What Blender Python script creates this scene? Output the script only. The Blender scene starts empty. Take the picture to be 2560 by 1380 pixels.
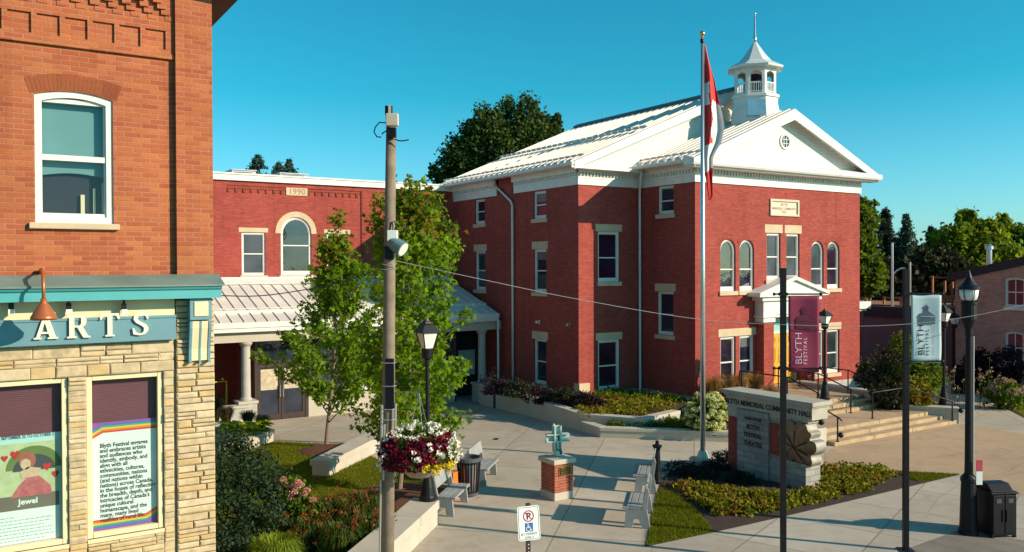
import bpy, math, random
import numpy as np
from mathutils import Vector, Matrix
R = math.radians
random.seed(7)
SC = bpy.context.scene
COL = SC.collection

# ------------------------------------------------------------------ camera
F = 2087.5; YAW, PITCH, ROLL = .57098, -.010808, -.003639; CH = 5.2
_cy, _sy = math.cos(YAW), math.sin(YAW); _cp, _sp = math.cos(PITCH), math.sin(PITCH)
FW = Vector((_sy*_cp, _cy*_cp, _sp)); _r0 = Vector((_cy, -_sy, 0)); _u0 = _r0.cross(FW)
RT = math.cos(ROLL)*_r0 + math.sin(ROLL)*_u0
UP = -math.sin(ROLL)*_r0 + math.cos(ROLL)*_u0
CP = Vector((0, 0, CH))
cam = bpy.data.cameras.new('camera'); camo = bpy.data.objects.new('camera', cam); COL.objects.link(camo)
cam.sensor_width = 36; cam.lens = 36*F/2560; cam.clip_end = 2000; cam.clip_start = .1
camo.matrix_world = Matrix(((RT.x, UP.x, -FW.x, 0), (RT.y, UP.y, -FW.y, 0), (RT.z, UP.z, -FW.z, CH), (0, 0, 0, 1)))
SC.camera = camo

# ------------------------------------------------------------------ light
SUN_EL = R(23.5); SUN_DIR = Vector((.62, -.785, 0)).normalized()     # horizontal direction towards the sun
wd = bpy.data.worlds.new('World'); SC.world = wd; wd.use_nodes = True
wn = wd.node_tree.nodes; wl = wd.node_tree.links; wn.clear()
sky = wn.new('ShaderNodeTexSky'); sky.sky_type = 'NISHITA'; sky.sun_disc = False
sky.sun_elevation = SUN_EL; sky.sun_rotation = math.atan2(SUN_DIR.x, SUN_DIR.y)
sky.air_density = 1.0; sky.dust_density = .6; sky.ozone_density = 2.0
tint = wn.new('ShaderNodeMix'); tint.data_type = 'RGBA'; tint.blend_type = 'MULTIPLY'
tint.inputs[0].default_value = 1
_tc = wn.new('ShaderNodeTexCoord'); _sx = wn.new('ShaderNodeSeparateXYZ'); wl.new(_tc.outputs['Generated'], _sx.inputs[0])
_mr = wn.new('ShaderNodeMapRange'); _mr.inputs['From Min'].default_value = .02; _mr.inputs['From Max'].default_value = .20; wl.new(_sx.outputs[2], _mr.inputs['Value'])
_tm = wn.new('ShaderNodeMix'); _tm.data_type = 'RGBA'; wl.new(_mr.outputs[0], _tm.inputs[0])     # clear air: hazier and warmer low down
_tm.inputs[6].default_value = (.42, .78, .94, 1); _tm.inputs[7].default_value = (.085, .70, .73, 1); wl.new(_tm.outputs[2], tint.inputs[7])
bg = wn.new('ShaderNodeBackground'); bg.inputs[1].default_value = .148
wo = wn.new('ShaderNodeOutputWorld')
wl.new(sky.outputs[0], tint.inputs[6]); wl.new(tint.outputs[2], bg.inputs[0]); wl.new(bg.outputs[0], wo.inputs[0])
sd = bpy.data.lights.new('sun', 'SUN'); sd.energy = 5.0; sd.angle = R(.5); sd.color = (1, .83, .62)
so = bpy.data.objects.new('sun', sd); COL.objects.link(so)
_d = Vector((SUN_DIR.x*math.cos(SUN_EL), SUN_DIR.y*math.cos(SUN_EL), math.sin(SUN_EL)))
so.rotation_euler = _d.to_track_quat('Z', 'Y').to_euler(); so.location = (30, -20, 30)
SC.view_settings.view_transform = 'Standard'; SC.view_settings.look = 'None'
SC.view_settings.exposure = .45; SC.view_settings.gamma = 1

# ------------------------------------------------------------------ geometry helpers
def ray(px, py): return FW + (px-1280)/F*RT + (690-py)/F*UP
def GP(px, py, z=0): d = ray(px, py); return CP + d*((z-CH)/d.z)
def PX(px, py, x): d = ray(px, py); return CP + d*(x/d.x)
def PY(px, py, y): d = ray(px, py); return CP + d*(y/d.y)
def PD(px, py, t): return CP + ray(px, py)*t
def zg(y): return -.5 if y < 22 else max(-.9, -.5-.4*(y-22)/11)
def GG(px, py, dz=0):
    z = -.5
    for i in range(20):
        p = GP(px, py, z+dz); z = zg(p.y)
    return p

WORLD = {}
def wloc(o): return WORLD.get(o.name, Vector((0, 0, 0))) if o else Vector((0, 0, 0))
def tag(o, label=None, cat=None, group=None, kind=None):
    if label: o['label'] = label
    if cat: o['category'] = cat
    if group: o['group'] = group
    if kind: o['kind'] = kind
    return o
def thing(name, label, cat, loc=(0, 0, 0), group=None, rotz=0):
    o = bpy.data.objects.new(name, None); COL.objects.link(o); o.empty_display_size = .2
    o.location = loc; o.rotation_euler = (0, 0, rotz); WORLD[o.name] = Vector(loc)
    return tag(o, label, cat, group)
def kids(o): return [c for c in bpy.data.objects if c.parent == o]
def copy_tree(o, loc=None, rotz=None, label=None, parent=None):
    c = o.copy(); COL.objects.link(c); c.parent = parent
    if loc is not None: c.location = loc
    if rotz is not None: c.rotation_euler = (0, 0, rotz)
    if label: c['label'] = label
    for k in kids(o): copy_tree(k, parent=c)
    return c

class MB:
    def __init__(s): s.v = []; s.f = []; s.mi = []; s.m = 0
    def add(s, vs, fs):
        b = len(s.v); s.v += [tuple(p) for p in vs]
        for f in fs: s.f.append([b+i for i in f]); s.mi.append(s.m)
    def box(s, x0, x1, y0, y1, z0, z1):
        s.add([(x0,y0,z0),(x1,y0,z0),(x1,y1,z0),(x0,y1,z0),(x0,y0,z1),(x1,y0,z1),(x1,y1,z1),(x0,y1,z1)],
              [(0,3,2,1),(4,5,6,7),(0,1,5,4),(1,2,6,5),(2,3,7,6),(3,0,4,7)])
    def obox(s, c, ax, ay, az):
        c, ax, ay, az = Vector(c), Vector(ax), Vector(ay), Vector(az)
        q = [c+i*ax+j*ay+k*az for k in (-1, 1) for (i, j) in ((-1,-1),(1,-1),(1,1),(-1,1))]
        s.add(q, [(0,3,2,1),(4,5,6,7),(0,1,5,4),(1,2,6,5),(2,3,7,6),(3,0,4,7)])
    def prism(s, pts, off):
        pts = [Vector(p) for p in pts]; off = Vector(off); n = len(pts)
        s.add(pts+[p+off for p in pts], [list(range(n))[::-1], list(range(n, 2*n))] + [(i, (i+1) % n, n+(i+1) % n, n+i) for i in range(n)])
    def poly(s, pts): s.add(pts, [list(range(len(pts)))])
    def tube(s, path, r, n=8, caps=True):
        path = [Vector(p) for p in path]; rs = r if isinstance(r, (list, tuple)) else [r]*len(path)
        b = len(s.v); u = None
        for i, p in enumerate(path):
            d = (path[min(i+1, len(path)-1)]-path[max(i-1, 0)]).normalized()
            if u is None: u = d.orthogonal().normalized()
            else: u = (u-d*u.dot(d)).normalized() if (u-d*u.dot(d)).length > 1e-6 else d.orthogonal().normalized()
            w = d.cross(u)
            for k in range(n):
                a = 2*math.pi*k/n; s.v.append(tuple(p+rs[i]*(math.cos(a)*u+math.sin(a)*w)))
        for i in range(len(path)-1):
            for k in range(n):
                s.f.append([b+i*n+k, b+i*n+(k+1) % n, b+(i+1)*n+(k+1) % n, b+(i+1)*n+k]); s.mi.append(s.m)
        if caps:
            s.f.append([b+k for k in range(n)][::-1]); s.mi.append(s.m)
            e = b+(len(path)-1)*n; s.f.append([e+k for k in range(n)]); s.mi.append(s.m)
    def lathe(s, prof, c=(0, 0, 0), n=16, rot=0, sx=1, sy=1):
        c = Vector(c); b = len(s.v)
        for (r, z) in prof:
            for k in range(n):
                a = rot+2*math.pi*k/n; s.v.append((c.x+sx*r*math.cos(a), c.y+sy*r*math.sin(a), c.z+z))
        for i in range(len(prof)-1):
            for k in range(n):
                s.f.append([b+i*n+k, b+i*n+(k+1) % n, b+(i+1)*n+(k+1) % n, b+(i+1)*n+k]); s.mi.append(s.m)
        s.f.append([b+k for k in range(n)][::-1]); s.mi.append(s.m)
        e = b+(len(prof)-1)*n; s.f.append([e+k for k in range(n)]); s.mi.append(s.m)
    def ball(s, c, r, n=8, m=6, sz=1):
        s.lathe([(max(.001, r*math.sin(math.pi*i/m)), -r*sz*math.cos(math.pi*i/m)) for i in range(m+1)], c, n)
    def build(s, name, mats, parent=None, smooth=False, bevel=0, local=False):
        me = bpy.data.meshes.new(name)
        off = Vector((0, 0, 0)) if local else wloc(parent)
        me.from_pydata([(p[0]-off.x, p[1]-off.y, p[2]-off.z) for p in s.v], [], s.f)
        if not isinstance(mats, (list, tuple)): mats = [mats]
        for m in mats: me.materials.append(m)
        if len(mats) > 1: me.polygons.foreach_set('material_index', s.mi)
        if smooth: me.polygons.foreach_set('use_smooth', [True]*len(me.polygons))
        me.update()
        o = bpy.data.objects.new(name, me); COL.objects.link(o); o.parent = parent
        WORLD[o.name] = off.copy()
        if bevel:
            bm = o.modifiers.new('bevel', 'BEVEL'); bm.width = bevel; bm.segments = 2; bm.limit_method = 'ANGLE'; bm.angle_limit = R(40)
        return o
def one(name, mats, fn, parent=None, **k):
    m = MB(); fn(m); return m.build(name, mats, parent, **k)

# wall frames: P(a, d, z): a along the wall, d outwards, z up
def FY(Y): return lambda a, d, z: (a, Y-d, z)            # faces -Y (a = X)
def FX(X): return lambda a, d, z: (X-d, a, z)            # faces -X (a = Y)
def wbox(m, P, a0, a1, d0, d1, z0, z1):
    q = [P(a, d, z) for z in (z0, z1) for (a, d) in ((a0, d0), (a1, d0), (a1, d1), (a0, d1))]
    m.add(q, [(0,3,2,1),(4,5,6,7),(0,1,5,4),(1,2,6,5),(2,3,7,6),(3,0,4,7)])
def arch_pts(a0, a1, z0, zt, n=14, rise=None):
    """outline of an opening with an arched head, from bottom-left over the top to bottom-right"""
    c, r = (a0+a1)/2, (a1-a0)/2; rise = r if rise is None else rise
    if rise <= 0: return [(a0, z0), (a0, zt), (a1, zt), (a1, z0)]
    R_ = (r*r+rise*rise)/(2*rise); zc = zt-R_; h = math.asin(min(1, r/R_))
    return [(a0, z0)]+[(c+R_*math.sin(-h+2*h*i/n), zc+R_*math.cos(-h+2*h*i/n)) for i in range(n+1)]+[(a1, z0)]
def wall(m, P, a0, a1, z0, z1, holes, reveal=.14):
    """wall face with openings; hole = (a0, a1, z0, ztop, rise)"""
    xs = sorted(set([a0, a1]+[h[0] for h in holes]+[h[1] for h in holes]))
    zs = sorted(set([z0, z1]+[h[2] for h in holes]+[h[3] for h in holes]))
    for i in range(len(xs)-1):
        for j in range(len(zs)-1):
            ca, cz = (xs[i]+xs[i+1])/2, (zs[j]+zs[j+1])/2
            if any(h[0] < ca < h[1] and h[2] < cz < h[3] for h in holes): continue
            m.poly([P(xs[i], 0, zs[j]), P(xs[i+1], 0, zs[j]), P(xs[i+1], 0, zs[j+1]), P(xs[i], 0, zs[j+1])])
    for h in holes:
        pts = arch_pts(h[0], h[1], h[2], h[3], rise=h[4])
        n = len(pts)
        for i in range(n):
            p, q = pts[i], pts[(i+1) % n]
            m.poly([P(p[0], 0, p[1]), P(q[0], 0, q[1]), P(q[0], -reveal, q[1]), P(p[0], -reveal, p[1])])
        if h[4] > 0:
            mid = (n-1)//2
            L = pts[1:mid+1]; Rr = pts[mid:n-1]
            for k in range(len(L)-1):
                m.poly([P(h[0], 0, h[3]), P(L[k][0], 0, L[k][1]), P(L[k+1][0], 0, L[k+1][1])])
            for k in range(len(Rr)-1):
                m.poly([P(h[1], 0, h[3]), P(Rr[k][0], 0, Rr[k][1]), P(Rr[k+1][0], 0, Rr[k+1][1])])
def inset(pts, a0, a1, t):
    """shrink an arch outline by t towards its middle"""
    c = (a0+a1)/2; z0 = min(p[1] for p in pts); zt = max(p[1] for p in pts); w = (a1-a0)/2; h = zt-z0
    return [(c+(p[0]-c)*(w-t)/w, z0+t+(p[1]-z0)*(h-2*t)/h) for p in pts]
def ring(m, P, o, i, d0, d1):
    n = len(o)
    for k in range(n):
        a, b, c, e = o[k], o[(k+1) % n], i[(k+1) % n], i[k]
        m.poly([P(a[0], d1, a[1]), P(b[0], d1, b[1]), P(c[0], d1, c[1]), P(e[0], d1, e[1])])
        m.poly([P(e[0], d1, e[1]), P(c[0], d1, c[1]), P(c[0], d0, c[1]), P(e[0], d0, e[1])])
        m.poly([P(a[0], d0, a[1]), P(b[0], d0, b[1]), P(b[0], d1, b[1]), P(a[0], d1, a[1])])
def window(parent, P, a0, a1, z0, z1, rise=0, fw=.07, bottom=.12, split=.5, depth=.1, sill=None, lintel=None, stone=None, pane=None, frame=None, vbar=0, name='window'):
    """sash window: frame with meeting rail (the window mesh), pane, sill and lintel"""
    o = arch_pts(a0, a1, z0, z1, rise=rise); n = inset(o, a0, a1, fw)
    m = MB(); ring(m, P, o, n, -depth-.04, -depth+.03)
    n2 = inset(o, a0, a1, fw+.03); ring(m, P, n, n2, -depth-.05, -depth)
    wbox(m, P, a0+fw, a1-fw, -depth-.05, -depth+.015, z0+fw*.5, z0+bottom+.02)
    zs = z0+(z1-z0)*split
    wbox(m, P, a0+fw, a1-fw, -depth-.05, -depth+.01, zs-.025, zs+.025)
    for k in range(vbar):
        a = a0+(a1-a0)*(k+1)/(vbar+1); wbox(m, P, a-.018, a+.018, -depth-.05, -depth+.002, z0+bottom, z1-fw)
    w = m.build(name, frame, parent)
    g = MB(); g.poly([P(p[0], -depth-.035, p[1]) for p in inset(o, a0, a1, fw*.6)]); g.build('pane', pane, w)
    if sill: 
        g = MB(); wbox(g, P, a0-sill, a1+sill, -depth, .07, z0-.17, z0-.003); g.build('sill', stone, w, bevel=.01)
    if lintel:
        g = MB(); wbox(g, P, a0-.12, a1+.12, -.05, .012, z1+.003, z1+lintel); g.build('lintel', stone, w)
    return w
def text(s, size, P, a, z, mat, name, parent, d=.004, ex=.0, align='LEFT', rot=0, bold=0, sx=1, spacing=1):
    c = bpy.data.curves.new('lettering', 'FONT'); c.body = s; c.size = size; c.align_x = align; c.extrude = 0; c.offset = bold; c.space_character = spacing
    c.resolution_u = 3
    o = bpy.data.objects.new('tmp', c); COL.objects.link(o)
    bpy.context.view_layer.update()
    me = bpy.data.meshes.new_from_object(o.evaluated_get(bpy.context.evaluated_depsgraph_get()))
    bpy.data.objects.remove(o); 
    vs = [(v.co.x*sx, v.co.y) for v in me.vertices]; fs = [list(p.vertices) for p in me.polygons]
    from collections import Counter
    ec = Counter(tuple(sorted(e)) for p in me.polygons for e in p.edge_keys)
    bpy.data.meshes.remove(me); bpy.data.curves.remove(c)
    cr, sr = math.cos(rot), math.sin(rot)
    q = [(a+x*cr-y*sr, z+x*sr+y*cr) for x, y in vs]
    m = MB(); m.add([P(x, d+ex, y) for x, y in q], fs)
    if ex > 0:
        for (i, j), k in ec.items():
            if k == 1: m.poly([P(q[i][0], d, q[i][1]), P(q[j][0], d, q[j][1]), P(q[j][0], d+ex, q[j][1]), P(q[i][0], d+ex, q[i][1])])
    return m.build(name, mat, parent)
# ------------------------------------------------------------------ materials
def newmat(name):
    m = bpy.data.materials.new(name); m.use_nodes = True
    return m, m.node_tree.nodes, m.node_tree.links, m.node_tree.nodes['Principled BSDF']
def mixc(N, L, fac, a, b, blend='MIX'):
    x = N.new('ShaderNodeMix'); x.data_type = 'RGBA'; x.blend_type = blend
    for i, v in ((0, fac), (6, a), (7, b)):
        if hasattr(v, 'is_linked') or hasattr(v, 'links'): L.new(v, x.inputs[i])
        else: x.inputs[i].default_value = v if i == 0 else (*v, 1)
    return x.outputs[2]
def noise(N, L, scale, detail=4, vec=None, rough=.55):
    n = N.new('ShaderNodeTexNoise'); n.inputs['Scale'].default_value = scale; n.inputs['Detail'].default_value = detail; n.inputs['Roughness'].default_value = rough
    if vec is None:
        g = N.new('ShaderNodeNewGeometry'); vec = g.outputs['Position']
    L.new(vec, n.inputs['Vector']); return n.outputs['Fac']
def ramp(N, L, fac, lo, hi):
    r = N.new('ShaderNodeMapRange'); r.inputs['From Min'].default_value = lo; r.inputs['From Max'].default_value = hi; L.new(fac, r.inputs['Value']); return r.outputs[0]
def bump(N, L, b, h, dist=.01, s=.5):
    n = N.new('ShaderNodeBump'); n.inputs['Distance'].default_value = dist; n.inputs['Strength'].default_value = s
    L.new(h, n.inputs['Height']); L.new(n.outputs[0], b.inputs['Normal'])
def plain(name, c, rough=.6, metal=0, var=.12, scale=3, bmp=0, spec=.5):
    m, N, L, b = newmat(name)
    b.inputs['Roughness'].default_value = rough; b.inputs['Metallic'].default_value = metal; b.inputs['Specular IOR Level'].default_value = spec
    f = ramp(N, L, noise(N, L, scale), .3, .7)
    f2 = ramp(N, L, noise(N, L, scale*9), .3, .7)
    lo = tuple(x*(1-var) for x in c); hi = tuple(min(1, x*(1+var*.6)) for x in c)
    c1 = mixc(N, L, f, lo, hi); L.new(mixc(N, L, .22, c1, mixc(N, L, f2, lo, hi)), b.inputs['Base Color'])
    if bmp: bump(N, L, b, noise(N, L, scale*20), bmp)
    return m
def wallvec(N, L):
    g = N.new('ShaderNodeNewGeometry'); s = N.new('ShaderNodeSeparateXYZ'); L.new(g.outputs['Position'], s.inputs[0])
    n = N.new('ShaderNodeSeparateXYZ'); L.new(g.outputs['Normal'], n.inputs[0])
    ab = N.new('ShaderNodeMath'); ab.operation = 'ABSOLUTE'; L.new(n.outputs[0], ab.inputs[0])
    gt = N.new('ShaderNodeMath'); gt.operation = 'GREATER_THAN'; gt.inputs[1].default_value = .6; L.new(ab.outputs[0], gt.inputs[0])
    mx = N.new('ShaderNodeMix'); mx.data_type = 'FLOAT'; L.new(gt.outputs[0], mx.inputs[0]); L.new(s.outputs[0], mx.inputs[2]); L.new(s.outputs[1], mx.inputs[3])
    c = N.new('ShaderNodeCombineXYZ'); L.new(mx.outputs[0], c.inputs[0]); L.new(s.outputs[2], c.inputs[1]); return c.outputs[0], g.outputs['Position']
def brick(name, c1, c2, mortar, w=.225, h=.072, ms=.011, bmp=.006, stain=.25, odd=None):
    m, N, L, b = newmat(name); v, pos = wallvec(N, L)
    t = N.new('ShaderNodeTexBrick'); t.offset = .5
    for k, x in (('Scale', 1), ('Brick Width', w), ('Row Height', h), ('Mortar Size', ms), ('Mortar Smooth', .2), ('Bias', -.1)): t.inputs[k].default_value = x
    t.inputs['Color1'].default_value = (*c1, 1); t.inputs['Color2'].default_value = (*c2, 1); t.inputs['Mortar'].default_value = (*mortar, 1); L.new(v, t.inputs['Vector'])
    # a second, independent per-brick tone
    t2 = N.new('ShaderNodeTexBrick'); t2.offset = .5
    for k, x in (('Scale', 1), ('Brick Width', w), ('Row Height', h), ('Mortar Size', 0), ('Bias', -.35)): t2.inputs[k].default_value = x
    mp = N.new('ShaderNodeMapping'); mp.inputs['Location'].default_value = (w*33, h*58, 0); L.new(v, mp.inputs[0]); L.new(mp.outputs[0], t2.inputs['Vector'])
    t2.inputs['Color1'].default_value = (1, 1, 1, 1); t2.inputs['Color2'].default_value = (*(odd or (.72, .62, .6)), 1); t2.inputs['Mortar'].default_value = (1, 1, 1, 1)
    c = mixc(N, L, .75, t.outputs[0], t2.outputs[0], 'MULTIPLY')
    f = ramp(N, L, noise(N, L, .7, 5, pos), .35, .7)
    st = tuple(1-stain for _ in range(3)); c = mixc(N, L, f, c, mixc(N, L, 1., c, st, 'MULTIPLY'))
    f = ramp(N, L, noise(N, L, 40, 3, pos), .3, .7); c = mixc(N, L, f, c, mixc(N, L, 1., c, (.85, .82, .8), 'MULTIPLY'))
    mp2 = N.new('ShaderNodeMapping'); mp2.inputs['Scale'].default_value = (2.2, 2.2, .12); L.new(pos, mp2.inputs[0])
    f = ramp(N, L, noise(N, L, 1.0, 5, mp2.outputs[0], .65), .52, .78); c = mixc(N, L, f, c, mixc(N, L, 1., c, (.74, .70, .72), 'MULTIPLY'))
    L.new(c, b.inputs['Base Color']); b.inputs['Roughness'].default_value = .85; b.inputs['Specular IOR Level'].default_value = .25
    inv = N.new('ShaderNodeMath'); inv.operation = 'SUBTRACT'; inv.inputs[0].default_value = 1; L.new(t.outputs['Fac'], inv.inputs[1])
    bump(N, L, b, inv.outputs[0], bmp, .7)
    return m
def foliage(name, c1, c2, tr=.35, c3=None):
    m, N, L, b = newmat(name); g = N.new('ShaderNodeNewGeometry')
    c = mixc(N, L, g.outputs['Random Per Island'], c1, c2)
    if c3:
        f = ramp(N, L, noise(N, L, 1.3, 3), .52, .66); c = mixc(N, L, f, c, c3)
    b.inputs['Roughness'].default_value = .65; b.inputs['Specular IOR Level'].default_value = .12
    L.new(c, b.inputs['Base Color'])
    t = N.new('ShaderNodeBsdfTranslucent'); L.new(mixc(N, L, 1., c, (1.5, 1.35, .5), 'MULTIPLY'), t.inputs[0])
    x = N.new('ShaderNodeMixShader'); x.inputs[0].default_value = tr
    L.new(b.outputs[0], x.inputs[1]); L.new(t.outputs[0], x.inputs[2]); L.new(x.outputs[0], N['Material Output'].inputs[0])
    return m
def glass(name, c, rough=.03, spec=1.0):
    m, N, L, b = newmat(name); f = ramp(N, L, noise(N, L, .8, 2), .35, .65)
    L.new(mixc(N, L, f, tuple(x*.4 for x in c), tuple(x*1.3 for x in c)), b.inputs['Base Color'])
    b.inputs['Roughness'].default_value = rough; b.inputs['Specular IOR Level'].default_value = spec
    bump(N, L, b, noise(N, L, 1.6, 3), .03, .22)
    return m
def clearglass(name):
    m, N, L, b = newmat(name); N.remove(b)
    t = N.new('ShaderNodeBsdfTransparent'); t.inputs[0].default_value = (.86, .93, .93, 1)
    g = N.new('ShaderNodeBsdfGlossy'); g.inputs['Roughness'].default_value = .02
    lw = N.new('ShaderNodeLayerWeight'); lw.inputs[0].default_value = .5; pw = N.new('ShaderNodeMath'); pw.operation = 'POWER'; pw.inputs[1].default_value = 4; L.new(lw.outputs['Facing'], pw.inputs[0])
    fr = N.new('ShaderNodeMath'); fr.operation = 'MULTIPLY_ADD'; fr.inputs[1].default_value = .75; fr.inputs[2].default_value = .05; L.new(pw.outputs[0], fr.inputs[0])
    x = N.new('ShaderNodeMixShader'); L.new(fr.outputs[0], x.inputs[0]); L.new(t.outputs[0], x.inputs[1]); L.new(g.outputs[0], x.inputs[2])
    L.new(x.outputs[0], N['Material Output'].inputs[0]); return m
def concrete(name, c, joints=None, rot=0, var=.16, jc=.45):
    m, N, L, b = newmat(name); g = N.new('ShaderNodeNewGeometry'); pos = g.outputs['Position']
    f = ramp(N, L, noise(N, L, .35, 6, pos, .65), .3, .7); f2 = ramp(N, L, noise(N, L, 30, 4, pos), .3, .7)
    f3 = ramp(N, L, noise(N, L, 2.2, 5, pos, .7), .45, .75)
    cc = mixc(N, L, f, tuple(x*(1-var) for x in c), tuple(x*(1+var*.4) for x in c))
    cc = mixc(N, L, f2, mixc(N, L, 1., cc, (.88, .87, .86), 'MULTIPLY'), cc)
    cc = mixc(N, L, f3, cc, mixc(N, L, 1., cc, (.86, .84, .82), 'MULTIPLY'))
    vo = N.new('ShaderNodeTexVoronoi'); vo.inputs['Scale'].default_value = .9; L.new(pos, vo.inputs['Vector'])
    f4 = ramp(N, L, vo.outputs['Distance'], .10, .03); f5 = ramp(N, L, noise(N, L, .8, 6, pos, .75), .58, .74)
    cc = mixc(N, L, f5, cc, mixc(N, L, 1., cc, (.73, .71, .69), 'MULTIPLY')); cc = mixc(N, L, f4, cc, mixc(N, L, 1., cc, (.72, .70, .68), 'MULTIPLY'))
    vc = N.new('ShaderNodeTexVoronoi'); vc.feature = 'DISTANCE_TO_EDGE'; vc.inputs['Scale'].default_value = .16; nv = N.new('ShaderNodeTexNoise'); nv.inputs['Scale'].default_value = 1.5; L.new(pos, nv.inputs['Vector'])
    va = N.new('ShaderNodeMix'); va.data_type = 'VECTOR'; va.inputs[0].default_value = .12; L.new(pos, va.inputs[4]); L.new(nv.outputs['Color'], va.inputs[5]); L.new(va.outputs[1], vc.inputs['Vector'])
    f6 = ramp(N, L, vc.outputs['Distance'], .0022, .0005); cc = mixc(N, L, f6, cc, mixc(N, L, 1., cc, (.74, .72, .7), 'MULTIPLY'))
    if joints:
        mp = N.new('ShaderNodeMapping'); mp.inputs['Rotation'].default_value = (0, 0, rot); L.new(pos, mp.inputs[0])
        t = N.new('ShaderNodeTexBrick'); t.offset = 0
        for k, x in (('Scale', 1), ('Brick Width', joints[0]), ('Row Height', joints[1]), ('Mortar Size', .014), ('Mortar Smooth', .1)): t.inputs[k].default_value = x
        t.inputs['Color1'].default_value = (1, 1, 1, 1); t.inputs['Color2'].default_value = (.86, .85, .84, 1); t.inputs['Mortar'].default_value = (jc, jc, jc, 1)
        L.new(mp.outputs[0], t.inputs['Vector']); cc = mixc(N, L, 1., cc, t.outputs[0], 'MULTIPLY')
    L.new(cc, b.inputs['Base Color']); b.inputs['Roughness'].default_value = .9; b.inputs['Specular IOR Level'].default_value = .2
    bump(N, L, b, noise(N, L, 60, 3, pos), .004, .4); return m
def siding(name, c, step=.12):
    """horizontal clapboard lines on a painted board wall"""
    m, N, L, b = newmat(name); g = N.new('ShaderNodeNewGeometry'); s = N.new('ShaderNodeSeparateXYZ'); L.new(g.outputs['Position'], s.inputs[0])
    md = N.new('ShaderNodeMath'); md.operation = 'FRACT'; dv = N.new('ShaderNodeMath'); dv.operation = 'DIVIDE'; dv.inputs[1].default_value = step
    L.new(s.outputs[2], dv.inputs[0]); L.new(dv.outputs[0], md.inputs[0])
    f = ramp(N, L, md.outputs[0], .0, .1); f2 = ramp(N, L, noise(N, L, 1.5), .3, .7)
    cc = mixc(N, L, f2, tuple(x*.92 for x in c), c); L.new(mixc(N, L, f, mixc(N, L, 1., cc, (.6, .6, .6), 'MULTIPLY'), cc), b.inputs['Base Color'])
    b.inputs['Roughness'].default_value = .55; bump(N, L, b, md.outputs[0], .012, .6); return m
M = {}
M['hallbrick'] = brick('hall brick', (.45, .083, .060), (.34, .053, .046), (.30, .076, .064), stain=.16, odd=(.8, .72, .7))
M['oldbrick'] = brick('old orange brick', (.51, .157, .058), (.40, .098, .052), (.46, .19, .10), w=.2225, h=.0698, stain=.2, odd=(.74, .55, .5), bmp=.008)
M['farbrick'] = brick('buff brick', (.60, .36, .29), (.48, .27, .21), (.52, .35, .3), stain=.25)
M['white'] = plain('white painted trim', (.68, .67, .63), .5, var=.12)
M['whitesid'] = siding('white siding', (.68, .67, .63), .14)
M['roofmetal'] = plain('pale metal roofing', (.66, .60, .55), .45, .0, var=.2, scale=.5)
M['darkmetal'] = plain('dark ridge metal', (.05, .06, .08), .5)
M['limestone'] = plain('cut limestone trim', (.55, .42, .28), .85, var=.15, scale=2, bmp=.002)
M['sand'] = plain('rough sandstone', (.56, .41, .235), .9, var=.3, scale=4, bmp=.012)
M['stepstone'] = plain('golden step stone', (.42, .29, .17), .9, var=.28, scale=2.5, bmp=.004)
M['greystone'] = plain('grey split stone', (.40, .40, .37), .9, var=.2, scale=3, bmp=.01)
M['capstone'] = plain('sawn limestone coping', (.46, .41, .34), .85, var=.12, scale=2, bmp=.002)
M['glassdark'] = glass('dark window glass', (.020, .026, .05))
M['glassgrey'] = glass('screened window glass', (.05, .058, .075), .3, .4)
M['glassteal'] = glass('sky reflecting glass', (.03, .07, .08), .02, 1)
M['clear'] = clearglass('clear glass')
M['teal'] = plain('teal paint', (.07, .34, .36), .45, var=.08)
M['blue'] = plain('dusty blue paint', (.115, .245, .295), .5, var=.1)
M['letter'] = plain('off white letter paint', (.74, .66, .52), .5, var=.08)
M['cream'] = plain('cream paint', (.72, .58, .36), .55, var=.06)
M['shelf'] = plain('weathered green metal', (.14, .20, .18), .55, var=.25, scale=2)
M['copper'] = plain('copper lamp shade', (.44, .13, .045), .35, .35, var=.15, scale=6)
M['black'] = plain('black painted metal', (.007, .006, .010), .45, 0, var=.3, scale=8, spec=.3)
M['grey'] = plain('galvanised grey', (.42, .42, .42), .4, .6, var=.12)
M['alu'] = plain('brushed aluminium', (.62, .64, .66), .3, .85, var=.06)
M['gold'] = plain('gold ball', (.75, .48, .16), .25, .9)
M['wood'] = plain('weathered pole timber', (.215, .165, .12), .9, var=.35, scale=5, bmp=.006)
M['benchgrey'] = plain('pale grey bench boards', (.28, .285, .285), .6, var=.22, scale=4)
M['bronze'] = plain('bronze', (.28, .155, .085), .5, .35, var=.35, scale=7)
M['verdigris'] = plain('pale green patina', (.38, .52, .48), .7, .1, var=.18, scale=9)
M['plaque'] = plain('dark bronze plaque', (.05, .035, .02), .4, .6)
M['yellow'] = plain('yellow door paint', (.70, .36, .035), .45, var=.06)
M['lampglass'] = plain('frosted lamp glass', (.75, .72, .66), .3, var=.06)
M['signwhite'] = plain('white sign face', (.74, .78, .74), .4, var=.03)
M['signred'] = plain('sign red', (.42, .02, .05), .5)
M['signblue'] = plain('sign blue', (.02, .12, .38), .5)
M['ink'] = plain('dark lettering', (.02, .02, .025), .6)
M['cherry'] = plain('crimson banner cloth', (.23, .018, .06), .8, var=.06)
M['cherrydark'] = plain('dark crimson print', (.10, .008, .03), .8)
M['pinkink'] = plain('pale pink print', (.62, .38, .48), .8)
M['bannerblue'] = plain('pale blue banner cloth', (.44, .56, .60), .8, var=.05)
M['slate'] = plain('slate print', (.06, .10, .14), .8)
M['palegrey'] = plain('pale grey print', (.25, .34, .38), .8)
M['wine'] = plain('wine blind', (.17, .05, .07), .6)
M['reflectteal'] = plain('pale teal painted sky reflection', (.12, .25, .26), .7, var=.05)  # colour of the sky reflection painted behind the upper storefront pane
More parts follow.
